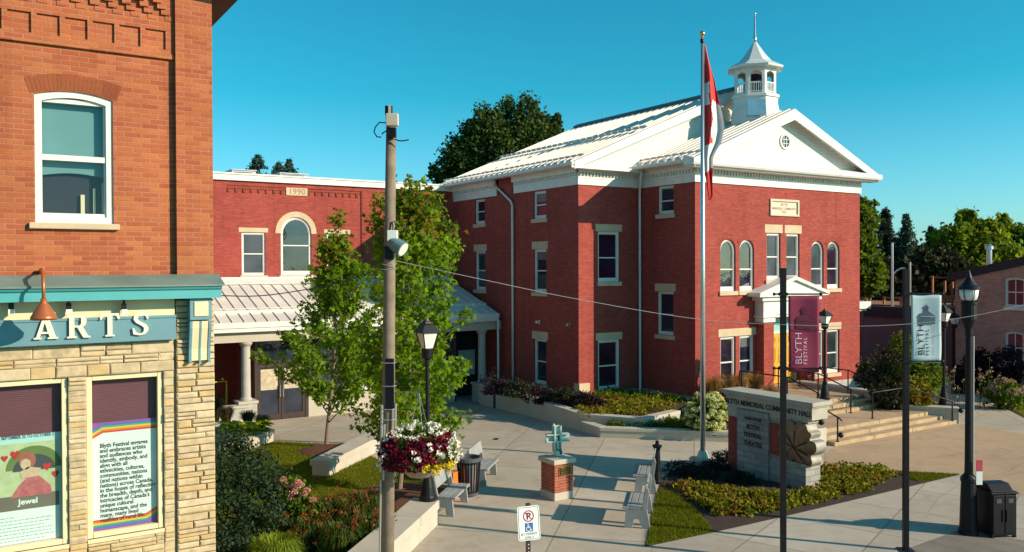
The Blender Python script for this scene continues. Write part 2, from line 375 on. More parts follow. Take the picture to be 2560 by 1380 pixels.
M['interior'] = plain('dark interior', (.02, .015, .03), .9)
M['flagred'] = plain('red flag cloth', (.55, .03, .03), .8, var=.08)
M['flagwhite'] = plain('white flag cloth', (.75, .72, .72), .8, var=.05)
M['orange'] = plain('orange plastic', (.75, .16, .03), .5)
M['soffit'] = plain('brown soffit boards', (.10, .065, .05), .8)
M['rust'] = plain('cedar timber', (.30, .12, .05), .8)
M['darksiding'] = siding('dark siding', (.15, .10, .135), .15)
M['darkroof'] = plain('dark shingles', (.035, .028, .04), .9, var=.3, scale=8)
M['bark'] = plain('young bark', (.20, .15, .11), .9, var=.25, scale=10, bmp=.01)
M['soil'] = plain('dark mulch', (.055, .028, .02), 1, var=.5, scale=12, bmp=.05)
M['mulch'] = plain('red brown mulch', (.13, .045, .025), 1, var=.45, scale=14, bmp=.05)
M['concrete'] = concrete('plaza concrete', (.53, .455, .37), (2.9, 2.9), R(45))
M['walk'] = concrete('sidewalk concrete', (.50, .43, .36), (2.1, 2.1), R(-21))
M['tan'] = concrete('tan exposed aggregate', (.51, .352, .228), (6, 6), R(10), jc=.75)
M['pavers'] = brick('pavers', (.47, .41, .36), (.40, .345, .30), (.27, .235, .20), .2, .1, .01)
M['grass'] = plain('lawn turf', (.125, .135, .008), 1, var=.45, scale=3, bmp=.03, spec=.05)
M['field'] = plain('rough grass', (.07, .085, .03), 1, var=.4, scale=.2)
M['asphalt'] = plain('asphalt', (.05, .05, .052), .9, var=.25, scale=4, bmp=.004)
M['blade'] = foliage('grass blades', (.155, .17, .006), (.085, .105, .005), .35)
M['maple'] = foliage('young maple leaves', (.22, .34, .016), (.08, .17, .012), .5)
M['maplered'] = foliage('reddish maple tips', (.24, .11, .02), (.15, .13, .018), .4)
M['darktree'] = foliage('dark green leaves', (.085, .125, .020), (.025, .052, .020), .3)
M['midtree'] = foliage('mid green leaves', (.15, .21, .018), (.06, .105, .016), .4)
M['lighttree'] = foliage('light green leaves', (.22, .28, .02), (.085, .14, .018), .45)
M['conifer'] = foliage('conifer needles', (.045, .065, .045), (.02, .03, .03), .15)
M['conifer2'] = foliage('blue green conifer needles', (.075, .125, .10), (.035, .065, .06), .2)
M['plumleaf'] = foliage('dark purple leaves', (.04, .018, .026), (.02, .01, .018), .2)
M['shrub'] = foliage('dark shrub leaves', (.045, .078, .032), (.018, .036, .018), .25)
M['hosta'] = foliage('yellow green hosta leaves', (.42, .46, .02), (.22, .32, .02), .3)
M['limegrass'] = foliage('lime grass blades', (.22, .27, .02), (.11, .17, .015), .3)
M['lilyleaf'] = foliage('strappy lily leaves', (.085, .12, .018), (.03, .06, .014), .3)
M['lily'] = foliage('rust red lily flowers', (.17, .022, .016), (.30, .085, .025), .25)
M['pinkflower'] = foliage('pink hydrangea petals', (.62, .30, .27), (.50, .24, .20), .2)
M['whiteflower'] = foliage('white petals', (.74, .70, .64), (.62, .58, .50), .15)
M['creamflower'] = foliage('greenish white petals', (.70, .68, .42), (.52, .56, .22), .2)
M['redflower'] = foliage('deep red petals', (.20, .008, .03), (.10, .006, .022), .2)
M['yellowflower'] = foliage('yellow petals', (.70, .50, .02), (.55, .40, .02), .2)
M['bedleaf'] = foliage('golden green bed leaves', (.26, .235, .015), (.10, .115, .010), .3, (.20, .11, .02))
M['bedgreen'] = foliage('green bed leaves', (.13, .19, .012), (.05, .09, .010), .3)
M['tangrass'] = foliage('tan grass blades', (.33, .19, .07), (.22, .115, .04), .3)
M['bushdark'] = foliage('dusky shrub leaves', (.05, .05, .022), (.022, .026, .016), .2)
M['dustypink'] = foliage('dusty pink flower heads', (.45, .30, .26), (.34, .24, .16), .2)
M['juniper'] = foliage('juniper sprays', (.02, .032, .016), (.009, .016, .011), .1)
# ------------------------------------------------------------------ ground
def gpoly(pxs, dz, clip=True):
    """ground polygon from corner points; split where the ground starts to fall towards the porch"""
    return [GG(*p) for p in pxs]
def sheet(name, pts, mat, dz, kind='structure'):
    """polygon laid on the ground, subdivided along Y so that it follows the slope"""
    import bmesh
    bm = bmesh.new(); vs = [bm.verts.new((p[0], p[1], 0)) for p in pts]; bm.faces.new(vs)
    for y in [22+1.1*i for i in range(12)]:
        g = bm.verts[:]+bm.edges[:]+bm.faces[:]
        bmesh.ops.bisect_plane(bm, geom=g, plane_co=(0, y, 0), plane_no=(0, 1, 0))
    for v in bm.verts: v.co.z = zg(v.co.y)+dz
    bmesh.ops.recalc_face_normals(bm, faces=bm.faces[:])
    if sum(f.normal.z for f in bm.faces) < 0: bmesh.ops.reverse_faces(bm, faces=bm.faces[:])
    me = bpy.data.meshes.new(name); bm.to_mesh(me); bm.free(); me.materials.append(mat)
    o = bpy.data.objects.new(name, me); COL.objects.link(o)
    return tag(o, kind=kind)
sheet('ground', [(-900, -300), (900, -300), (900, 900), (-900, 900)], M['field'], -.03)
sheet('plaza', [(2.98, -2), (60, -2), (60, 37.2), (2.98, 37.2)], M['concrete'], 0)
walk = [(1612,1368),(2400,1187),(2560,1240),(2700,1290),(2700,1600),(1400,1600),(1400,1420)]
sheet('sidewalk', [GG(*p) for p in walk], M['walk'], .004)
tan = [(2062,1132),(2100,1108),(2400,1058),(2560,1085),(2800,1110),(2700,1289),(2560,1239),(2400,1186),(2062,1165)]
sheet('forecourt', [GG(*p) for p in tan], M['tan'], .004)
sheet('paver_strip', [GG(*p) for p in [(2225,1388),(2400,1325),(2560,1352),(2700,1375),(2700,1600),(2150,1600)]], M['pavers'], .008)
LAWN_L = [GG(*p) for p in [(686,1104),(880,1114),(962,1158),(1082,1212),(1086,1300),(1000,1395),(760,1600),(534,1600),(534,1150)]]
sheet('lawn', LAWN_L, M['grass'], .006)
BED_R = [GG(*p) for p in [(1612,1368),(1640,1240),(1655,1195),(1700,1165),(1790,1152),(2062,1167),(2400,1187),(1990,1285),(1800,1328)]]
sheet('mulch_bed', BED_R, M['soil'], .008)
LAWN_R1 = [GG(*p) for p in [(1614,1366),(1640,1240),(1648,1222),(1690,1236),(1745,1280),(1785,1330)]]
LAWN_R2 = [GG(*p) for p in [(2300,1206),(2230,1179),(2398,1187)]]
sheet('lawn', LAWN_R1, M['grass'], .014); sheet('lawn', LAWN_R2, M['grass'], .014)
BED_F = [GG(*p) for p in [(2446,985),(2570,1050),(2800,1040),(2700,960),(2500,940)]]
sheet('mulch_bed', BED_F, M['soil'], .006)
sheet('lawn', [GG(*p) for p in [(2520,1018),(2572,1048),(2800,1040),(2700,1000)]], M['grass'], .012)

def in_poly(x, y, P):
    c = False; j = len(P)-1
    for i in range(len(P)):
        if (P[i][1] > y) != (P[j][1] > y) and x < (P[j][0]-P[i][0])*(y-P[i][1])/(P[j][1]-P[i][1])+P[i][0]: c = not c
        j = i
    return c
def scatter(P, n, rnd):
    xs = [p[0] for p in P]; ys = [p[1] for p in P]; out = []
    while len(out) < n:
        x, y = rnd.uniform(min(xs), max(xs)), rnd.uniform(min(ys), max(ys))
        if in_poly(x, y, P): out.append((x, y))
    return out
def blades(name, mat, pts, h0, h1, w, rnd, lean=.5, kind='stuff', z=None, parent=None, seg=2):
    m = MB()
    for (x, y) in pts:
        a = rnd.uniform(0, 6.283); h = rnd.uniform(h0, h1); l = h*rnd.uniform(.1, lean); b = rnd.uniform(0, 6.283)
        dx, dy = math.cos(a)*w/2, math.sin(a)*w/2; ex, ey = math.cos(b)*l, math.sin(b)*l
        zz = zg(y) if z is None else z
        if seg == 1: m.add([(x-dx, y-dy, zz), (x+dx, y+dy, zz), (x+ex, y+ey, zz+h)], [(0, 1, 2)])
        else: m.add([(x-dx, y-dy, zz), (x+dx, y+dy, zz), (x+dx*.8+ex*.4, y+dy*.8+ey*.4, zz+h*.7), (x-dx*.8+ex*.4, y-dy*.8+ey*.4, zz+h*.7), (x+ex, y+ey, zz+h)], [(0, 1, 2, 3), (3, 2, 4)])
    o = m.build(name, mat, parent)
    return tag(o, kind=kind)
rg = random.Random(3)
LAWN_LV = [GG(*p) for p in [(686,1104),(880,1114),(962,1158),(1082,1212),(1086,1260),(950,1330),(700,1330),(560,1260),(600,1140)]]
g = blades('lawn_grass', M['blade'], scatter(LAWN_LV, 16000, rg), .04, .085, .022, rg, .8, seg=1); tag(g, 'mown green grass on the shaded lawn left of the plaza', 'grass')
g = blades('lawn_grass', M['blade'], scatter(LAWN_R1, 7000, rg), .04, .09, .02, rg, .8, seg=1); tag(g, 'bright mown grass wedge beside the right hand benches', 'grass')
g = blades('lawn_grass', M['blade'], scatter(LAWN_R2, 2200, rg), .04, .08, .025, rg, .8, seg=1); tag(g, 'small grass tip at the far point of the sign bed', 'grass')
# ------------------------------------------------------------------ brick storefront on the left
YL, YB, XE = 12.72, 12.82, 2.95
LB = thing('storefront_building', 'orange brick corner building with teal storefront cornice and sandstone base', 'building', (1, YL, -.5))
PL, PB = FY(YL), FY(YB)
zsh = PY(300, 690, YB).z           # bottom of the upper brick wall
ztop = 9.2
w0, w1 = PY(87, 400, YB).x, PY(283, 400, YB).x
wz0, wzt = PY(185, 558, YB).z, PY(185, 229, YB).z; rise = .075
xp = PY(441, 400, YL).x
m = MB(); wall(m, PB, -4, xp+.02, zsh-.3, ztop, [(w0, w1, wz0, wzt, rise)], .16)
wbox(m, PB, -4, XE-.02, -12, -.3, zsh-.4, ztop-.01)     # the body behind
m.box(xp, XE, YL, YL+12, zsh-.3, ztop)
m.build('brick_wall', M['oldbrick'], LB)
# corbelled brickwork under the eaves
zc = lambda y: PY(220, y, YB).z
m = MB(); za, zb_ = zc(112), zc(48); hs = []
a = xp-.12
while a > -.8:
    hs.append((a-.27, a, za+.06, zb_-.02, 0)); a -= .335
wall(m, FY(YB-.035), -4, xp-.003, za, zb_+.12, hs, .034)
wbox(m, PB, -4, xp-.003, 0, .05, za-.07, za)
for r in range(4):
    z = zb_+.125+r*.075; k = 0; a = xp-.01-r*.057
    while a > -1:
        wbox(m, PB, a-.115, a, .0, .04+.022*r, z, z+.072); a -= .228
wbox(m, PB, -4, xp-.003, 0, .03, zb_+.12, zb_+.43)
m.build('corbel', M['oldbrick'], LB)
# brick soldier arch over the window, a little proud
m = MB(); c = (w0+w1)/2; n = 22; r_ = ((w1-w0)/2+.02); Ra = (r_*r_+rise*rise)/(2*rise); h = math.asin(r_/Ra)*1.06; zcn = wzt-Ra
for i in range(n):
    t = -h+2*h*(i+.5)/n; hw = Ra*h/n*.9
    u = Vector((math.sin(t), 0, math.cos(t))); v = Vector((math.cos(t), 0, -math.sin(t)))
    m.obox(Vector((c, YB-.0, zcn))+u*(Ra+.118), v*hw*1.06, Vector((0, .004, 0)), u*.11)
m.build('window_arch', brick('arch brick', (.38, .11, .045), (.32, .085, .04), (.38, .14, .08), .6, .6, .0), LB)
# the upper sash window
o_ = arch_pts(w0, w1, wz0, wzt, rise=rise); i_ = inset(o_, w0, w1, .085)
m = MB(); ring(m, PB, o_, i_, -.16, -.03)
gx0, gx1 = PY(104, 400, YB).x, PY(263, 400, YB).x
zU = PY(180, 258, YB).z; zM0, zM1 = PY(180, 402, YB).z, PY(180, 388, YB).z; zD = PY(180, 533, YB).z
wbox(m, PB, w0+.05, w1-.05, -.14, -.06, wz0, zD); wbox(m, PB, w0+.05, w1-.05, -.14, -.05, zM0, zM1)
wbox(m, PB, w0+.05, gx0+.01, -.14, -.07, zD, zU); wbox(m, PB, gx1-.01, w1-.03, -.14, -.07, zD, zU)
wbox(m, PB, w0+.05, w1-.05, -.14, -.07, zU, wzt-.1)
W = m.build('window', M['white'], LB)
one('pane', M['clear'], lambda m: m.poly([PB(gx0, -.10, zD), PB(gx1, -.10, zD), PB(gx1, -.10, zU), PB(gx0, -.10, zU)]), W)
zbl = PY(180, 436, YB).z
def bl(m):
    pts = [(gx0-.05, zU+.1), (gx0-.05, zbl-.01)]+[(gx0+(gx1-gx0)*i/8, zbl-.01+.045*math.sin(math.pi*i/8)) for i in range(9)]+[(gx1+.05, zbl-.01), (gx1+.05, zU+.1)]
    m.prism([PB(a, -.2, z) for a, z in pts], (0, .015, 0))
one('sky_reflection', M['reflectteal'], bl, W)  # teal sheet stands in for sky reflected in the pane, roofline edge below
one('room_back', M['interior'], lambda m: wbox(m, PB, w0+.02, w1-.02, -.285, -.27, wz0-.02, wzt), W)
for a, h_, t in ((206, 484, 9), (238, 468, 5), (260, 455, 4)):
    x = PY(a, 500, YB).x; one('candle', M['cream'], lambda m: wbox(m, PB, x, x+t*.0055, -.25, -.21, zD-.05, PY(a, h_, YB).z), W)
one('sill', M['limestone'], lambda m: wbox(m, PB, PY(72, 560, YB).x, PY(298, 570, YB).x, -.12, .07, wz0-.085, wz0-.002), W, bevel=.012)
# roof shelf, cornice, frieze
YS = 12.36
zf1, zf0 = PY(300, 716, YS).z, PY(300, 750, YS+.06).z
m = MB(); xs0, xs1 = -4, XE+.07
m.prism([(xs0, YL-.002, zsh+.02), (xs0, YL-.002, zsh-.06), (xs0, YS, zf1-.012), (xs0, YS, zf1+.012)], (xs1-xs0, 0, 0))
m.prism([(XE+.001, YL-.01, zsh-.0), (XE+.001, YL-.01, zsh-.07), (XE+.001, YL+.5, zsh-.07), (XE+.001, YL+.5, zsh)], (.08, 0, 0))
m.build('roof_shelf', M['shelf'], LB)
m = MB(); h_ = zf1-zf0
m.prism([(xs0, YS+.02, zf1-.014), (xs0, YS+.04, zf1-.05), (xs0, YS+.07, zf1-.07), (xs0, YS+.07, zf0), (xs0, YL, zf0), (xs0, YL, zf1-.014)], (XE+.04-xs0, 0, 0))
m.build('cornice', M['teal'], LB)
zb1, zb0 = PY(300, 793, YL-.09).z, PY(300, 852, YL-.09).z
xb = PY(440, 820, YL-.1).x
m = MB(); m.box(-4, xb, YL-.012, YL+.2, zb1-.02, zf0-.005); m.build('frieze', M['cream'], LB)
m = MB(); m.box(-4, xb, YL-.1, YL+.1, zb0, zb1); m.box(-4, xb+.004, YL-.115, YL-.1, zb1-.025, zb1+.01); m.box(-4, xb+.004, YL-.112, YL-.1, zb0-.012, zb0+.012)
SB = m.build('sign_board', M['blue'], LB)
# serif capitals of the sign, as solid letters
def letter(ch):
    def st(pts): return pts
    if ch == 'A': return [[(0,0),(.30,0),(.30,.06),(.22,.07),(.275,.22),(.555,.22),(.60,.07),(.52,.06),(.52,0),(.92,0),(.92,.06),(.84,.08),(.56,.94),(.62,.94),(.62,1),(.30,1),(.30,.94),(.36,.94),(.09,.08),(0,.06)],[(.305,.30),(.525,.30),(.43,.66),(.41,.66)]]
    if ch == 'T': return [[(.24,0),(.62,0),(.62,.06),(.53,.08),(.53,.9),(.68,.9),(.76,.74),(.83,.74),(.80,1),(.06,1),(.03,.74),(.10,.74),(.18,.9),(.33,.9),(.33,.08),(.24,.06)]]
    if ch == 'R': return [[(.02,0),(.40,0),(.40,.06),(.31,.08),(.31,.45),(.42,.45),(.62,.06),(.66,0),(.94,0),(.94,.06),(.84,.09),(.64,.47),(.74,.55),(.78,.66),(.78,.80),(.72,.92),(.60,1),(.02,1),(.02,.94),(.11,.92),(.11,.08),(.02,.06)],[(.31,.53),(.50,.53),(.57,.60),(.57,.84),(.50,.92),(.31,.92)]]
    if ch == 'S': return [[(.08,.04),(.16,.02),(.36,-.02),(.58,.04),(.70,.16),(.72,.32),(.62,.46),(.40,.58),(.28,.68),(.28,.80),(.36,.90),(.48,.92),(.60,.84),(.66,.70),(.72,.70),(.70,.98),(.62,.98),(.46,1.02),(.26,.98),(.12,.86),(.10,.68),(.20,.54),(.44,.40),(.53,.30),(.52,.16),(.44,.08),(.32,.06),(.20,.14),(.12,.30),(.05,.30)]]
LH = .315
for ch, px, py_ in (('A', 84, 849), ('R', 166, 846), ('T', 248, 842), ('S', 328, 838)):
    b = PY(px, py_, YL-.13); cu = bpy.data.curves.new('letter', 'CURVE'); cu.dimensions = '2D'; cu.fill_mode = 'BOTH'; cu.extrude = .014
    for ring_ in letter(ch):
        s = cu.splines.new('POLY'); s.points.add(len(ring_)-1); s.use_cyclic_u = True
        for q, (x, z) in zip(s.points, ring_): q.co = (x*LH*.98, z*LH, 0, 1)
    tmp = bpy.data.objects.new('tmp', cu); COL.objects.link(tmp); bpy.context.view_layer.update()
    me = bpy.data.meshes.new_from_object(tmp.evaluated_get(bpy.context.evaluated_depsgraph_get())); bpy.data.objects.remove(tmp)
    m = MB(); m.add([(b.x+v.co.x, YL-.128-v.co.z, b.z+v.co.y) for v in me.vertices], [list(p.vertices) for p in me.polygons])
    m.build('letter', M['letter'], SB)
# bracket at the right end
bx0, bx1 = PY(474, 780, YL-.2).x, PY(529, 780, YL-.2).x
m = MB(); m.box(bx0, bx1, YL-.22, YL+.1, PY(500, 800, YL-.22).z, zf0-.004)
zz0, zz1 = PY(500, 905, YL-.05).z, PY(500, 803, YL-.2).z
prof = [(YL, zz1), (YL-.19, zz1), (YL-.185, zz1-.1), (YL-.15, zz1-.24), (YL-.11, zz1-.4), (YL-.1, zz0+.03), (YL-.13, zz0+.03), (YL-.13, zz0), (YL, zz0)]
w_ = bx1-bx0
for a0, a1, dd in ((0, .14, .012), (.86, 1, .012), (.45, .56, .006)):
    m.prism([(bx0+w_*a0, y-dd, z) for y, z in prof], (w_*(a1-a0), 0, 0))
BR = m.build('bracket', M['blue'], LB, bevel=.006)
m = MB(); m.prism([(bx0+w_*.14, y, z) for y, z in prof[:6]+[(YL, zz0+.03)]], (w_*.31, 0, 0)); m.prism([(bx0+w_*.56, y, z) for y, z in prof[:6]+[(YL, zz0+.03)]], (w_*.30, 0, 0))
m.box(bx0+w_*.2, bx1-w_*.17, YL-.235, YL-.2, PY(500, 790, YL-.23).z, zf0-.05); m.build('bracket_panel', M['cream'], BR)
# sandstone base: stones laid in courses around the two display windows
rs = random.Random(11)
ZB = -.5
def ww(pxl, pxr, pt, pb): return PY(pxl, 1100, YL).x, PY(pxr, 1100, YL).x, PY(pxl, pb, YL).z, PY(pxr, pt, YL).z
D2 = ww(217, 410, 928, 1352); D1 = (PY(-60, 1100, YL).x-.6, PY(171, 1100, YL).x, D2[2]-.01, D2[3])
xps = PY(441, 1100, YL).x
m = MB(); wall(m, FY(YL+.03), -4, XE-.02, ZB, zb0+.02, [(D1[0], D1[1], D1[2], D1[3], 0), (D2[0], D2[1], D2[2], D2[3], 0)], .14); m.box(XE-.06, XE-.02, YL+.03, YL+12, ZB, zsh); m.box(-4, XE-.07, YL+.45, YL+12, ZB, zsh)
m.build('mortar_wall', plain('pale mortar', (.33, .26, .16), .95, bmp=.004), LB)
m = MB(); cols = []
def stones(a0, a1, z0, z1, long=(.25, .6), hh=(.07, .16), d=.0):
    z = z0
    while z < z1-.02:
        h = min(rs.uniform(*hh), z1-z);  h = z1-z if z1-z-h < .04 else h
        x = a0
        while x < a1-.01:
            l = rs.uniform(*long)
            if a1-x-l < .1: l = a1-x
            j = rs.uniform(.010, .034)+d; g = .006; q = rs.uniform(.01, .025)
            if h > .11 and rs.random() < .35:
                for (za, zz) in ((z, z+h*.45), (z+h*.45, z+h)):
                    j = rs.uniform(.012, .05)+d; frust(m, x+g, x+l-g, za+g*.7, zz-g*.7, j, q)
            else: frust(m, x+g, x+l-g, z+g*.7, z+h-g*.7, j, q)
            x += l
        z += h
def frust(m, a0, a1, z0, z1, j, q):
    P = FY(YL+.03); r = lambda: rs.uniform(-.5, .5)*q*.6
    b = [(a0, z0), (a1, z0), (a1, z1), (a0, z1)]; q = min(q, (z1-z0)*.3)
    t = [(a0+q+r(), z0+q+r()*.5), (a1-q+r(), z0+q+r()*.5), (a1-q+r(), z1-q+r()*.5), (a0+q+r(), z1-q+r()*.5)]
    m.m = rs.randrange(4)
    m.add([P(a, 0, z) for a, z in b]+[P(a, j*.75+0, z) for a, z in b]+[P(a, j+rs.uniform(-.004, .006), z) for a, z in t],
          [(0,1,5,4),(1,2,6,5),(2,3,7,6),(3,0,4,7),(4,5,9,8),(5,6,10,9),(6,7,11,10),(7,4,8,11),(8,9,10,11)])
stones(xps, XE+.0, ZB, zb0+.55, (.2, .46), (.075, .12), .045)      # corner pier
stones(-1.2, xps-.02, D2[3]+.0, zb0, (.25, .7), (.1, .17))
stones(D1[1], D2[0], ZB, D2[3], (.12, .3), (.065, .11))
stones(D2[1], xps-.025, ZB, D2[3], (.12, .22), (.075, .13))
stones(D2[0], D2[1], ZB, D2[2]-.06); stones(-1.2, D1[1], ZB, D1[2]-.06)
m.build('stone_facing', [plain('honey sandstone', (.55, .42, .25), .95, var=.3, scale=7, bmp=.012), plain('pale sandstone', (.57, .45, .29), .95, var=.25, scale=8, bmp=.012), plain('ochre sandstone', (.54, .38, .19), .95, var=.3, scale=6, bmp=.012), plain('buff sandstone', (.52, .40, .25), .95, var=.35, scale=9, bmp=.012)], LB)
def shopwin(D):
    P = FY(YL+.03); a0, a1, z0, z1 = D
    m = MB(); t = .075
    for q in ((a0, a0+t, z0, z1), (a1-t, a1, z0, z1), (a0+t, a1-t, z1-t, z1), (a0+t, a1-t, z0, z0+t)): wbox(m, P, q[0]+.002, q[1]-.002, -.12, -.02, q[2]+.002, q[3]-.002)
    wbox(m, P, a0-.0, a1, -.1, .03, z0-.055, z0)
    w = m.build('display_window', M['cream'], LB, bevel=.006)
    one('pane', M['clear'], lambda m: m.poly([P(a0+t, -.1, z0+t), P(a1-t, -.1, z0+t), P(a1-t, -.1, z1-t), P(a0+t, -.1, z1-t)]), w)
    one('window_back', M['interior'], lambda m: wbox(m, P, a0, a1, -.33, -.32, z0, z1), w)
    def blind(m):
        z = z1-t-.01
        while z > z1-1.0: wbox(m, P, a0+t-.02, a1-t+.02, -.17, -.16, z-.021, z); z -= .025
        wbox(m, P, a0+t-.02, a1-t+.02, -.175, -.171, z1-1.0, z1)
    one('venetian_blind', M['wine'], blind, w)
    return P, a0+t, a1-t, z0+t, z1-t
Pw, a0, a1, z0, z1 = shopwin(D2)
# statement poster with rainbow corners
PO = thing('poster', 'white statement poster with rainbow bands in the display window beside the corner', 'poster', (a0, YL+.15, z0))
zt = PY(310, 1052, YL+.14).z; d0 = -.125
one('sheet', M['signwhite'], lambda m: wbox(m, Pw, a0+.0, a1, d0-.006, d0, z0, zt), PO)
rb = [(.30, .07, .40), (.05, .16, .45), (.07, .33, .18), (.75, .48, .04), (.72, .20, .04), (.60, .05, .05)]
for i, c_ in enumerate(rb):
    mt = plain('rainbow band', c_, .5, var=.02); b = .024; m = MB(); W_ = a1-a0
    for up in (1, -1):
        f = (lambda a, k: (a0+a*W_, zt-k*b)) if up == 1 else (lambda a, k: (a1-a*W_, z0+k*b))
        q = [f(0, i)] + [f(1, i), f(1, i+1), f(.17, i+1), f(0, i+1)]
        q = [f(1, i), f(.16, i), f(0, i+ (0 if i == 0 else 3.2)), f(0, i+4.2 if i else 4.2), f(.17, i+1), f(1, i+1)]
        if i == 0: q = [f(1, 0), f(0, 0), f(0, 4.2), f(.17, 1), f(1, 1)]
        m.poly([Pw(a, d0+.001+.0004*i, z) for a, z in (q if up == 1 else q)])
    m.build('rainbow_stripe', mt, PO)
lines = ['Blyth Festival engages', 'and embraces artists', 'and audiences who', 'identify, embody, and', 'align with all', 'ethnicities, cultures,', 'communities, nations', '(and nations within', 'nations) across Canada,', 'in the hopes of reflecting', 'the breadth, depth, and', "intricacies of Canada's", 'unique cultural', 'humanscape, and the', 'many, many lived', 'realities of rural life.']
zl = PY(300, 1115, YL+.14).z; ze = PY(300, 1300, YL+.14).z
for i, s in enumerate(lines):
    text(s, .083, Pw, a0+.10, zl-(zl-ze)*i/15, M['ink'], 'printed_line', PO, d=d0+.004, bold=.0016, sx=.86)
Pw, a0, a1, z0, z1 = shopwin(D1)
xa = max(a0, PY(-60, 1200, YL).x)
PO = thing('poster', 'teal topped theatre poster with a pink dress and umbrella picture in the left display window', 'poster', (xa, YL+.15, z0))
zt = PY(100, 1084, YL+.14).z; W_ = a1-xa
one('sheet', plain('aqua poster paper', (.42, .66, .62), .5, var=.03), lambda m: wbox(m, Pw, xa, a1, d0-.006, d0, z0, zt), PO)
zi1, zi0 = PY(75, 1106, YL+.14).z, PY(75, 1240, YL+.14).z
one('picture', plain('pale green picture ground', (.47, .52, .29), .6, var=.2, scale=9), lambda m: wbox(m, Pw, xa, a1-.03, d0, d0+.001, zi0, zi1), PO)
def disc(m, cx, cz, rx, rz, d, n=20, t0=0, t1=2*math.pi): m.poly([Pw(cx+rx*math.cos(t0+(t1-t0)*i/n), d, cz+rz*math.sin(t0+(t1-t0)*i/n)) for i in range(n+(t1-t0 < 6))])
H_ = zi1-zi0; cx = PY(75, 1160, YL+.14).x; cz = zi0+H_*.5
def umb(m): disc(m, cx+.05, cz-.0, .33, H_*.43, d0+.002, 20, .0, math.pi)
one('picture', plain('umbrella green', (.13, .19, .05), .6), umb, PO)
def umb2(m): disc(m, cx+.05, cz-.02, .25, H_*.3, d0+.003, 20, 0, math.pi)
one('picture', plain('umbrella shade', (.05, .06, .07), .6), umb2, PO)
def drs(m):
    m.poly([Pw(cx+x*.3, d0+.005, zi0+H_*z) for x, z in ((-.75, 0), (.85, 0), (.8, .16), (.35, .36), (-.1, .36), (-.45, .2))])
one('picture', plain('pink dress', (.50, .13, .14), .6, var=.35, scale=14), drs, PO)
def hair(m): disc(m, cx-.03, cz+H_*.17, .10, H_*.17, d0+.005)
one('picture', plain('copper hair', (.38, .12, .08), .6, var=.3, scale=20), hair, PO)
def skin(m): disc(m, cx-.05, cz+H_*.1, .06, H_*.1, d0+.006); m.poly([Pw(cx+x, d0+.006, zi0+H_*z) for x, z in ((-.1, .34), (.1, .36), (.13, .5), (-.02, .55), (-.12, .46))])
one('picture', plain('pale skin print', (.60, .42, .27), .6, var=.15, scale=20), skin, PO)
def hearts(m):
    for hx, hz, s in ((-.17, .8, .055), (.2, .52, .05), (.3, .36, .045), (-.29, .75, .04)):
        x, z = cx+hx, zi0+H_*hz
        m.poly([Pw(x+s*u, d0+.007, z+s*v) for u, v in ((0, -1.2), (.9, -.1), (1, .4), (.75, .8), (.35, .85), (0, .45), (-.35, .85), (-.75, .8), (-1, .4), (-.9, -.1))])
one('picture', plain('red hearts', (.52, .03, .025), .5), hearts, PO)
zj = PY(75, 1272, YL+.14).z
one('title_bar', plain('taupe bar', (.17, .145, .11), .5), lambda m: wbox(m, Pw, xa, a1-.03, d0+.001, d0+.0025, zj, zi0+.02), PO)
text('Jewel', .105, Pw, PY(46, 1258, YL+.14).x, PY(46, 1263, YL+.14).z, M['signwhite'], 'title', PO, d=d0+.005, bold=.003)
text('SEPTEMBER 22 TO OCTOBER 2', .062, Pw, PY(3, 1100, YL+.14).x, PY(3, 1101, YL+.14).z, M['slate'], 'date_line', PO, d=d0+.003, bold=.002, sx=.72)
one('text_panel', M['signwhite'], lambda m: wbox(m, Pw, xa, a1-.03, d0, d0+.001, z0, zj-.0), PO)
def tl(m):
    for i in range(9):
        z = PY(75, 1290+i*8.3, YL+.14).z; e = a1-.09-(.12 if i in (3, 7) else .02*(i % 3))
        x = xa+.02
        if i == 0: e = xa+.42
        while x < e: l = rs.uniform(.02, .06); wbox(m, Pw, x, min(e, x+l), d0+.001, d0+.002, z, z+.010); x += l+.012
one('small_print', M['palegrey'], tl, PO)
# eaves to the right of the wall
e = PX(595, 0, XE+.5)
m = MB(); m.prism([(XE-.1, YL-.5, e.z+.03), (XE+.5, YL-.5, e.z), (XE+.5, YL-.5, e.z+.2), (XE-.1, YL-.5, e.z+.23)], (0, 12, 0)); m.build('eaves', M['soffit'], LB)
# gooseneck lamp over the sign
gx = PY(108, 740, 12.2).x
GL = thing('gooseneck_lamp', 'copper gooseneck barn lamp hanging above the letter A of the sign', 'lamp', (gx, YB, zsh))
zs0 = PY(108, 800, 12.1).z; zs1 = PY(108, 752, 12.1).z
m = MB(); m.tube([(gx, YB, zsh+.06), (gx, YB-.05, zsh+.07), (gx, YB-.25, zsh+.1), (gx, YB-.48, zsh+.09), (gx, YB-.62, zsh+.02), (gx, YB-.68, zsh-.1), (gx, YB-.7, zs1)], .021, 10); m.lathe([(.06, 0), (.06, .02)], (gx, YB-.02, zsh+.06), 12); m.build('arm', M['copper'], GL, smooth=True)
m = MB(); q = zs1-zs0; m.lathe([(.001, q+.03), (.035, q+.03), (.04, q-.02), (.06, q-.05), (.11, q*.45), (.145, q*.2), (.155, .03), (.15, 0), (.14, .01), (.09, q*.4), (.001, q*.6)], (gx, YB-.7, zs0), 28); m.build('lamp_shade', M['copper'], GL, smooth=True)
